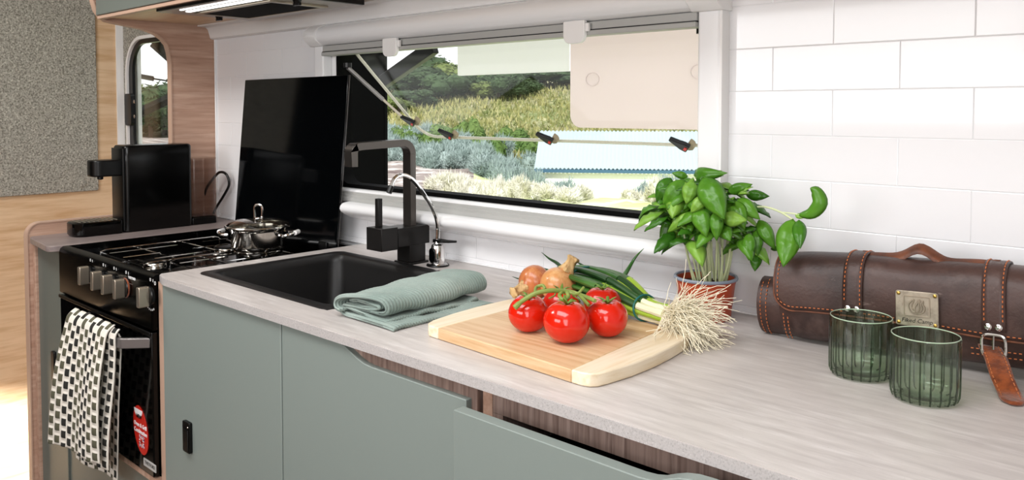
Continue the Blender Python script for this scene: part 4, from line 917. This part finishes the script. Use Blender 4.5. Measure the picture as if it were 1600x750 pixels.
# carrying handle
hn = MB(); n = 30; lo = []
for i in range(n+1):
    t = i/n; x = lerp(.118, .290, t); hz_ = .0068+.0195*math.exp(-((t-.45)/.13)**2)+.0015*math.sin(t*9)
    if t < .05 or t > .95: hz_ = .0095
    p = S(x, PI/2, 0); w_ = .015-.003*math.exp(-((t-.46)/.2)**2)
    lo.append([(x, p.y-w_, p.z+hz_-.010), (x, p.y, p.z+hz_), (x, p.y+w_, p.z+hz_-.003), (x, p.y+w_, p.z+hz_-.0065), (x, p.y, p.z+hz_-.0035), (x, p.y-w_, p.z+hz_-.0135)])
hn.loft(lo); hob = kb_(hn, 'carry_handle', 'leather_edge', kr, smooth=60)
stitches([(l[0][0], l[0][1]+.002, l[0][2]+.0006) for l in lo], 'stitching', hob)
# badge
bp_ = S(.199, phi_at(.0735), .0068); bnrm = (S(.199, phi_at(.060), 0)-S(.199, phi_at(.086), 0)); bz = -bnrm.normalized(); bx_ = Vector((1, 0, 0)); by_ = bz.cross(bx_).normalized()
BM = Matrix(((1, by_.x, bz.x, bp_.x), (0, by_.y, bz.y, bp_.y), (0, by_.z, bz.z, bp_.z), (0, 0, 0, 1)))
BM = Matrix(((1, 0, 0, bp_.x), (0, bz.y, by_.y, bp_.y), (0, bz.z, by_.z, bp_.z), (0, 0, 0, 1)))  # x right, y up the face, z outwards (towards -Y)
if (BM.to_3x3() @ Vector((0, 0, 1))).y > 0:
    for r_ in range(3): BM[r_][2] *= -1
def badge(mb, *a, **k): return kb_(mb.xf(BM), *a, **k)
bdg = badge(MB().prism(rrect(-.0265, .0265, -.0235, .0235, .003, 3), 'z', -.001, .0018), 'badge', 'pewter', kr, bevel=.0008)
badge(MB().ring(rrect(-.0165, .0165, -.0105, .0175, .0008, 1), rrect(-.0150, .0150, -.0090, .0160, .0005, 1), 'z', .0017, .0028), 'badge_frame', 'brushed', bdg)
for x in (-.0225, .0225):
    for y in (-.0195, .0195): badge(MB().lathe([(.0026, 0), (.0024, .0009), (.0012, .0016), (0, .0018)], 12, (x, y, .0017)), 'badge_rivet', 'brass', bdg)
em = MB()
em.tube(bez([(x, y+.004, .0022) for x, y in ((.001, -.0105), (-.0065, -.0085), (-.0100, -.002), (-.0085, .004), (-.0035, .0085), (-.0050, .003), (-.0060, -.002), (-.0035, -.0065))], 4), [.0005]+[.0011]*27+[.0004], 6)
em.tube(bez([(x, y+.004, .0022) for x, y in ((-.0015, -.0085), (-.0020, -.002), (.0010, .004), (.0035, .0088), (.0030, .003), (.0030, -.004), (.0005, -.0095))], 4), [.0005]+[.0011]*23+[.0004], 6)
em.tube(bez([(x, y+.004, .0022) for x, y in ((.0015, -.0105), (.0080, -.0075), (.0100, -.001), (.0075, .003), (.0080, .0075), (.0055, .0035), (.0065, -.003), (.0040, -.0075))], 4), [.0005]+[.0011]*27+[.0004], 6)
badge(em, 'flame_emblem', 'brushed', bdg)
KI = Matrix.Translation(-KO) @ KM
text_mesh('lettering', 'Fiked Camp', .0080, KI @ BM @ Matrix.Translation((0, -.0160, .0019)), 'black_metal', bdg, .0002, .25)
# buckle and suede tongue
bk0 = S(.288, phi_at(.042), .008)
fr_ = [bk0+Vector((.0135*math.cos(a)*(1.0), -.002, .0145*math.sin(a))) for a in [2*PI*k/24 for k in range(25)]]
kb_(MB().tube([Vector((bk0.x+math.copysign(abs(math.cos(a))**.5, math.cos(a))*.0135, bk0.y-.003, bk0.z+math.copysign(abs(math.sin(a))**.6, math.sin(a))*.0145)) for a in [2*PI*k/28 for k in range(29)]], .0021, 8, False), 'buckle', 'chrome', kr)
kb_(MB().tube([bk0+Vector((0, -.003, .0135)), bk0+Vector((0, -.0065, -.004))], .0016, 8), 'buckle_prong', 'chrome', kr)
tw = [onY(1546, 541, -.105), onY(1556, 560, -.125), onY(1566, 590, -.150), onZ(1577, 615, .9045), onZ(1584, 631, .9035)]
cv = bez(tw, 6); q = MB(); n = len(cv)
for i, p in enumerate(cv):
    d = (cv[min(i+1, n-1)]-cv[max(i-1, 0)]).normalized(); y = Vector((1, .12, 0)); t = i/(n-1)
    w_ = .0130 if t < .86 else .0130*math.sqrt(max(1-((t-.86)/.145)**2, .02))
    for s in (-1, -.33, .33, 1): q.v.append(tuple(p+y*w_*s))
q.f = [(i*4+j, i*4+j+1, (i+1)*4+j+1, (i+1)*4+j) for i in range(n-1) for j in range(3)]
tng = q.build('strap_tongue', 'suede', kr, smooth=60, solid=.0035)
def st_world(path, parent):
    q = MB(); dn = []
    for a, c in zip(path, path[1:]):
        m_ = max(1, int((c-a).length/.0005))
        dn += [a.lerp(c, k/m_) for k in range(m_)]
    for i in range(0, len(dn)-7, 11): q.tube([dn[i], dn[i+7]], .0007, 5)
    stuff(q.build('stitching', 'thread', parent))
for s in (-.0100, .0100): st_world([p+Vector((s, .12*s-.0012, .0016)) for p in cv[:-3]], tng)

# ---------------------------------------------------------------- fluted green glasses
def glass(x, y, label, rot):
    t = thing('drinking_glass', label, 'glass', (x, y, CT), 'fluted green glasses')
    R = .0385; prof = [(.0005, .0), (R*.80, .0), (R*.93, .002), (R*.985, .008), (R, .02), (R, .076), (R*.995, .0785), (R*.955, .0785), (R*.955, .076), (R*.955, .020), (R*.93, .009), (R*.8, .0060), (.0005, .0050)]
    NF = 21
    def fn(a, k):
        if k in (0, 12): return 1
        s = abs(math.sin(NF*(a+rot)/2)); amp = .008 if 2 <= k <= 5 else .002 if k < 8 else -.004
        return 1+amp*math.exp(-(s/.22)**2)
    MB().lathe(prof, NF*12, (x, y, CT+.0006), True, True, fn).build('tumbler', 'tumbler_glass', t, smooth=60)
    rb = MB()
    for i in range(NF):
        a = 2*PI*i/NF+rot; c_, s_ = math.cos(a), math.sin(a)
        rb.tube([(x+rr*c_, y+rr*s_, CT+z) for rr, z in ((R*.80, .002), (R*.93, .003), (R*.99, .009), (R*1.0, .02), (R*1.0, .060), (R*.995, .0745))], [.0008, .0010, .0011, .0010, .0009, .0004], 6)
    rb.build('fluting', 'tumbler_rib', t)
    MB().tube([(x+R*.976*math.cos(2*PI*k/64), y+R*.976*math.sin(2*PI*k/64), CT+.0785) for k in range(65)], .0007, 8, False).build('rim', 'rim_glass', t)
    return t
glass(-.385, -.199, 'fluted green glass tumbler at the left, nearer the leather roll badge', 0)
glass(-.2955, -.2365, 'fluted green glass tumbler at the right, the nearer of the pair', .07)
# ---------------------------------------------------------------- outdoors
def smooth(a, b_, x): t = max(0, min(1, (x-a)/(b_-a))); return t*t*(3-2*t)
def interp(tab, w_):
    ks = sorted(tab)
    if w_ <= ks[0]: return tab[ks[0]]
    for a, c in zip(ks, ks[1:]):
        if w_ <= c: return lerp(tab[a], tab[c], (w_-a)/(c-a))
    return tab[ks[-1]]
TR = {2: -.7, 15: -.75, 20: -1.1, 27: -1.72, 33: -2.8, 45: -4.4, 58: -4.6, 75: -1.0, 95: 4.2, 120: 6, 170: 8}
TL = {2: -.7, 15: -.8, 20: -1.2, 25: -1.6, 40: -2.4, 50: -2.6, 60: -2.0, 75: .4, 95: 3.6, 120: 5.2, 170: 7}
def tz(px, w_):
    z = lerp(interp(TL, w_), interp(TR, w_), smooth(740, 880, px))
    t_ = smooth(430, 300, px); z = lerp(z, min(z, 1.25+.018*w_), t_)
    return z+2.1*smooth(430, 300, px)*min(w_/40, 1)*(1-smooth(45, 70, w_)*.6)+.10*math.sin(px*.05+w_*.4)*smooth(10, 20, w_)
WS = [1.9, 3, 6, 10, 14, 17, 20, 23, 26, 28, 30, 33, 37, 41, 46, 52, 58, 64, 70, 76, 83, 90, 98, 108, 120, 140, 170]
PXS = list(range(-900, 2300, 40)); vs_, fs_, mi = [], [], []
for w_ in WS:
    for px in PXS:
        d = ray(px, 171); d.z = 0; p = CAM+d*w_; p.z = tz(px, w_)
        vs_.append(tuple(p))
n = len(PXS)
for j in range(len(WS)-1):
    for i in range(n-1):
        if min(vs_[k][1] for k in (j*n+i, j*n+i+1, (j+1)*n+i, (j+1)*n+i+1)) < .06: continue
        fs_.append((j*n+i, j*n+i+1, (j+1)*n+i+1, (j+1)*n+i)); wm = (WS[j]+WS[j+1])/2; pm = PXS[i]+20
        mi.append(2 if wm > 57 else 1 if (pm < 730 and 20 < wm) or (pm < 760 and wm > 27) else 0)
g = MB().add(vs_, fs_)
me = bpy.data.meshes.new('ground'); me.from_pydata(vs_, [], fs_)
for m in ('grass', 'dirt', 'hill'): me.materials.append(M[m])
me.polygons.foreach_set('material_index', mi); me.shade_smooth()
gr = bpy.data.objects.new('ground', me); C.objects.link(gr); struct(gr); gr['label'] = 'sunlit grass, bare creek bed and rising scrubby hillside outdoors'

rng = random.Random(5)
def leaf_cloud(n, size, lumps, sq=1.0, spiky=False):
    """lumpy crown of small leaf quads around a few blob centres, radius about 1"""
    q = MB()
    for k in range(n):
        c, r = lumps[k % len(lumps)]
        d = Vector((rng.gauss(0, 1), rng.gauss(0, 1), rng.gauss(0, 1))).normalized()
        p = Vector(c)+d*r*rng.uniform(.72, 1.0); p.z *= sq
        a = (d+Vector((rng.gauss(0, .5), rng.gauss(0, .5), rng.gauss(.2, .5)))).normalized(); t = a.orthogonal().normalized(); t.rotate(Matrix.Rotation(rng.uniform(0, 6.28), 3, a)); b_ = a.cross(t)
        s = size*rng.uniform(.6, 1.3)
        if spiky: a = (a+Vector((0, 0, .5))).normalized(); q.add([p-t*s*.28-a*s, p+t*s*.28-a*s, p+a*s*2.4+b_*s*.3], [(0, 1, 2)]); continue
        q.add([p-t*s, p-b_*s*.45, p+t*s, p+b_*s*.45], [(0, 1, 2, 3)])
    for c, r in lumps:
        r *= .8 if spiky else 1
        q.lathe([(max(r*.80*math.cos(-PI/2+PI*k/6), .001), r*.80*math.sin(-PI/2+PI*k/6)*sq) for k in range(7)], 8, (c[0], c[1], c[2]*sq))
    return q
bl = [[((rng.uniform(-.5, .5), rng.uniform(-.5, .5), rng.uniform(.25, .6)), rng.uniform(.35, .6)) for _ in range(6)] for _ in range(3)]
tl = [[((rng.uniform(-.6, .6), rng.uniform(-.6, .6), rng.uniform(.5, 1.25)), rng.uniform(.32, .55)) for _ in range(9)] for _ in range(3)]
bush_src = {}
def bush(px, w_, r, h, m, label, group, v=0, dz=0):
    key = ('b', v)
    p = CAM+Vector((ray(px, 171).x, ray(px, 171).y, 0))*w_; p.z = tz(px, w_)-.1+dz
    if (key, m) not in bush_src:
        o = leaf_cloud(1800 if m != 'bush_green' else 900, .09 if m != 'bush_green' else .10, bl[v], 1.0, m != 'bush_green').build('shrub', m, None, (0, 0, 0), smooth=0); bush_src[(key, m)] = o
    else:
        o = bush_src[(key, m)].copy(); C.objects.link(o)
    o.location = p; o.scale = (r, r, h); o.rotation_euler = (0, 0, rng.uniform(0, 6)); tag(o, label, 'shrub', group); return o
tree_src = {}
def tree(px, w_, r, h, m, label, group, v=0, top=None):
    p = CAM+Vector((ray(px, 171).x, ray(px, 171).y, 0))*w_; p.z = tz(px, w_)-.1
    t = thing('tree', label, 'tree', p, group)
    if (v, m) not in tree_src:
        a = leaf_cloud(1900, .085, tl[v]).build('crown', m, t, local=True, smooth=0)
        b_ = MB().tube([(0, 0, -.1), (.03, 0, .4), (0, .04, .8)], [.07, .055, .03], 8).build('trunk', 'bark', t, local=True)
        tree_src[(v, m)] = (a, b_)
    else:
        for s_o in tree_src[(v, m)]: c_ = s_o.copy(); C.objects.link(c_); c_.parent = t
    if top: h = max((CAM.z+(171-top)/FPX*w_-p.z)*1.02, 1.2)
    t.scale = (r, r, h/1.6); t.rotation_euler = (0, 0, rng.uniform(0, 6)); return t
LT = 'dark bushy tree on the hillside seen through the upper window'
for i, (px, w_, r, h, m, v) in enumerate([(612, 92, 3.0, 4.5, 'tree_dark', 0), (640, 96, 3.4, 5.0, 'tree_olive', 1), (668, 92, 3.6, 6.2, 'tree_dark', 2), (690, 100, 4.0, 7.8, 'tree_dark', 0), (716, 94, 3.8, 5.6, 'tree_olive', 1), (740, 98, 4.2, 5.8, 'tree_dark', 2), (768, 94, 3.8, 5.2, 'tree_dark', 1), (796, 98, 4.2, 5.6, 'tree_olive', 0), (824, 95, 4.0, 5.0, 'tree_dark', 2), (852, 97, 4.2, 5.2, 'tree_dark', 0), (882, 95, 4.2, 5.6, 'tree_dark', 1),
        (622, 78, 2.6, 3.4, 'tree_olive', 2), (648, 82, 2.6, 3.6, 'tree_dark', 1), (700, 86, 3.0, 3.4, 'tree_dark', 1), (735, 88, 3.0, 3.2, 'tree_olive', 0), (780, 87, 3.0, 2.6, 'tree_dark', 2), (812, 88, 3.0, 2.4, 'tree_dark', 0), (915, 98, 4.2, 5, 'tree_dark', 2), (950, 98, 4.2, 5, 'tree_olive', 1), (1000, 98, 4.2, 5, 'tree_dark', 0), (1060, 98, 4.2, 5, 'tree_dark', 1)]):
    tree(px, w_, r, h, m, LT if m == 'tree_dark' else 'olive green tree on the hillside seen through the upper window', 'dark hillside trees' if m == 'tree_dark' else 'olive hillside trees', v, {612: 120, 640: 116, 668: 104, 690: 84, 716: 98, 622: 150, 648: 140}.get(px, 108+i % 3*6))
for i, (px, w_, r, h, m, v) in enumerate([(196, 62, 3.0, 3.4, 'tree_dark', 0), (216, 58, 2.6, 3.2, 'tree_olive', 1), (236, 56, 2.6, 2.8, 'tree_dark', 2), (256, 60, 3.0, 3.6, 'tree_olive', 0), (278, 58, 3, 3.2, 'tree_dark', 1), (226, 70, 3.2, 4.6, 'tree_olive', 2), (262, 72, 3.2, 4.6, 'tree_olive', 1), (300, 62, 3, 3.4, 'tree_dark', 2)]):
    tree(px, w_, r, h, m, 'bushy tree outdoors seen through the narrow window at left', 'trees beyond the narrow window', v, 126+i*5 % 17)
for i, px in enumerate(list(range(420, 600, 30))+list(range(1110, 1560, 45))):
    m = 'tree_dark' if i % 3 else 'tree_olive'
    tree(px, 93+i % 4*2, 4.0, 5, m, LT if m == 'tree_dark' else 'olive green tree on the hillside seen through the upper window', 'dark hillside trees' if m == 'tree_dark' else 'olive hillside trees', i % 3, 108+i % 3*6)
for i in range(13):
    px = 606+i*19; w_ = 62+rng.uniform(-3, 4)
    bush(px, w_, rng.uniform(1.2, 1.9), rng.uniform(1.2, 2.2), 'bush_green' if i % 3 else 'bush_silver', 'rounded green shrub at the foot of the hill', 'green shrubs at the foot of the hill', i % 3) if i % 3 else bush(px, w_, 1.5, 1.6, 'bush_silver', 'silvery shrub on the creek bank', 'silvery shrubs on the creek bank', i % 3)
for i in range(30):
    px = 606+i*8.0+rng.uniform(-3, 3); w_ = lerp(60, 45, (px-600)/240)+rng.uniform(-2.5, 2.0)
    bush(px, w_, rng.uniform(.9, 1.4), rng.uniform(1.0, 1.7), 'bush_silver', 'silvery shrub on the creek bank', 'silvery shrubs on the creek bank', i % 3)
for i in range(20):
    px = 690+i*10+rng.uniform(-4, 4); w_ = rng.uniform(24, 29)
    bush(px, w_, rng.uniform(.45, .75), rng.uniform(.45, .95), 'bush_white', 'pale flowering bush at the edge of the sunny lawn', 'pale bushes along the lawn', i % 3)
for px, w_, r in ((882, 29, .75), (905, 30, .7), (990, 30, .6), (1010, 31, .8), (1035, 29, .7), (1060, 31, .9), (860, 31, .5)):
    bush(px, w_, r, r*1.25, 'bush_white' if r < .72 else 'bush_silver', 'leafy bush growing in front of the white shed', 'bushes in front of the shed', int(px) % 3)
# hillside grass added for the lawn reflected in the pane: small blades, uncountable
q = MB()
for k in range(17000):
    px = rng.uniform(440, 1560); w_ = rng.uniform(62, 96); d = ray(px, 171); p = CAM+Vector((d.x, d.y, 0))*w_; p.z = tz(px, w_)
    h = rng.uniform(.35, .8); a = rng.uniform(0, PI); u = Vector((math.cos(a), math.sin(a), 0))*.14; t = Vector((rng.gauss(0, .22), rng.gauss(0, .22), h)); q.add([p-u, p+u, p+t], [(0, 1, 2)])
mat('reflection_grass', '97945f', .9, tint=[('69733f', .6, (1, 1, 1), .42, .6), ('b5b084', 1.6, (1, 1, 1), .5, .68)], translucent=.2)  # colour of the grass reflected in the window pane
hg = stuff(q.build('reflected_grass', 'reflection_grass', smooth=0)); hg['label'] = 'yellow-green grass added on the hillside slope for the lawn reflected in the pane'; hg['category'] = 'grass'

# shed below the lawn
cs = sight(838, 258, 48.5); ce = sight(1130, 262, 47)
A = Vector((cs.x, cs.y, 0)); Bv = Vector((ce.x, ce.y, 0)); U = (Bv-A).normalized(); N = Vector((-U.y, U.x, 0)); Ls = (Bv-A).length; ez = -2.3; rz = -.15
sh = thing('shed', 'white shed with pale corrugated metal roof and blue gutter beyond the lawn', 'shed', (A.x, A.y, -5.2))
def W3(u, n_, z): p = A+U*u+N*n_; return (p.x, p.y, z)
b = MB().loft([[W3(.3, .25, z), W3(Ls, .25, z), W3(Ls, 5.6, z), W3(.3, 5.6, z)] for z in (-5.2, ez-.02)]); b.build('wall', 'shed_wall', sh, smooth=0)
rf = MB(); nr = 46; lp = []
for s in (0, 1):
    row = [W3(lerp(-.1, Ls, i/(nr*2)), 3.0*s-.15*(1-s), lerp(ez+.02, rz, s)+(.10 if i % 2 else 0)) for i in range(nr*2+1)]; lp.append(row)
row = [W3(lerp(-.1, Ls, i/(nr*2)), 6.15, ez+.02+(.06 if i % 2 else 0)) for i in range(nr*2+1)]; lp.append(row)
m_ = nr*2+1; rf.v = [p for r_ in lp for p in r_]; rf.f = [(j*m_+i, j*m_+i+1, (j+1)*m_+i+1, (j+1)*m_+i) for j in range(2) for i in range(m_-1)]
rf.build('roof', 'roof_metal', sh, smooth=0, solid=.03)
MB().loft([[W3(u, -.28, ez-.16), W3(u, -.10, ez-.16), W3(u, -.10, ez+.03), W3(u, -.28, ez+.03)] for u in (-.1, Ls)]).build('gutter', 'blue_gutter', sh, smooth=0)

# caravan outer skin, privacy screen, panels added outside in place of the pane's reflections
s_ = MB()
for (x0, x1, z0, z1) in ((XL-.05, V0, -.2, 2.1), (V0, V1, -.2, VZ0), (V0, V1, VZ1, 2.1), (V1, W0, -.2, 2.1), (W0, W1, -.2, WZ0), (W0, W1, WZ1, 2.1), (W1, XR, -.2, 2.1)): s_.box(x0, x1, .0355, .05, z0, z1)
struct(s_.build('wall_outer', 'caravan_skin', smooth=0))
ps = thing('privacy_screen', 'matt black screen board standing outside the left part of the window', 'screen', (-2.4, .40, -.7))
MB().box(-2.72, -2.088, .36, .375, -.7, 1.75).build('board', 'black_matt', ps, bevel=.004)
pa, pb = onY(596, 128, .355), onY(676, 72, .355); u = (pb-pa).normalized(); nn = Vector((-u.z, 0, u.x))*.022
MB().prism([((pa-nn).x, (pa-nn).z), ((pb-nn).x, (pb-nn).z), ((pb+nn).x, (pb+nn).z), ((pa+nn).x, (pa+nn).z)], 'y', .35, .375).build('arm', 'black_satin', ps, bevel=.003)
YS = .42
def sheet(x0, x1, z0, z1, rad, m, name, lab, cat, thick=.004):  # flat panel outside, shaped like a reflection in the tilted pane
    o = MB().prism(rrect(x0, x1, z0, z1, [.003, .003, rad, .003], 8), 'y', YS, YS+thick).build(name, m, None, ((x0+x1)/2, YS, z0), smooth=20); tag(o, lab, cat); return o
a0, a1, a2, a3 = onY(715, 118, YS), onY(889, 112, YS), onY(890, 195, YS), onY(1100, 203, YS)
sheet(a0.x, a1.x, a0.z-.001, 1.66, .006, 'sheet', 'reflection_panel', 'plain white panel added outside for the reflection at the top centre of the window', 'reflection panel')
cp_ = sheet(a2.x+.002, a3.x+.25, a3.z, 1.66, .035, 'cream_reflection', 'reflection_panel', 'cream rounded panel added outside for the reflection at the top right of the window', 'reflection panel')
for px, py in ((926, 124), (1092, 112)):  # round marks of the reflection, modelled as rings
    p = onY(px, py, YS-.001); MB().ring([(p.x+.022*math.cos(2*PI*k/24), p.z+.018*math.sin(2*PI*k/24)) for k in range(24)], [(p.x+.0205*math.cos(2*PI*k/24), p.z+.0165*math.sin(2*PI*k/24)) for k in range(24)], 'y', YS-.003, YS).build('reflection_ring', 'cream_reflection', cp_)
aw = tag(MB().tube([(-3.4, YS+.01, 1.68), (.3, YS+.01, 1.68)], .025, 12).build('added_panel_rail', 'caravan_skin', None, (-1.5, YS, 1.68)), 'unseen white rail added above the kitchen window outside to carry the reflection panels', 'panel rail') if True else None  # unseen rail added only to carry the reflection panels
# folding stays of the far window
def bar(p, q_, w_, nm, m='black_satin'):
    p, q_ = Vector(p), Vector(q_); MB().tube([p, q_], w_*.4, 4, True, 2.4).build(nm, m, win2)
bar(onY(246, 58, .10), onY(290, 104, .18), .034, 'awning_arm'); bar(onY(236, 70, .09), onY(290, 118, .17), .008, 'stay_rod')
bar(onY(206, 182, .055), onY(290, 142, .17), .021, 'stay_arm'); 
bar(onY(212, 118, .06), onY(240, 123, .07), .010, 'gas_strut'); bar(onY(240, 123, .07), onY(285, 130, .09), .003, 'strut_rod')
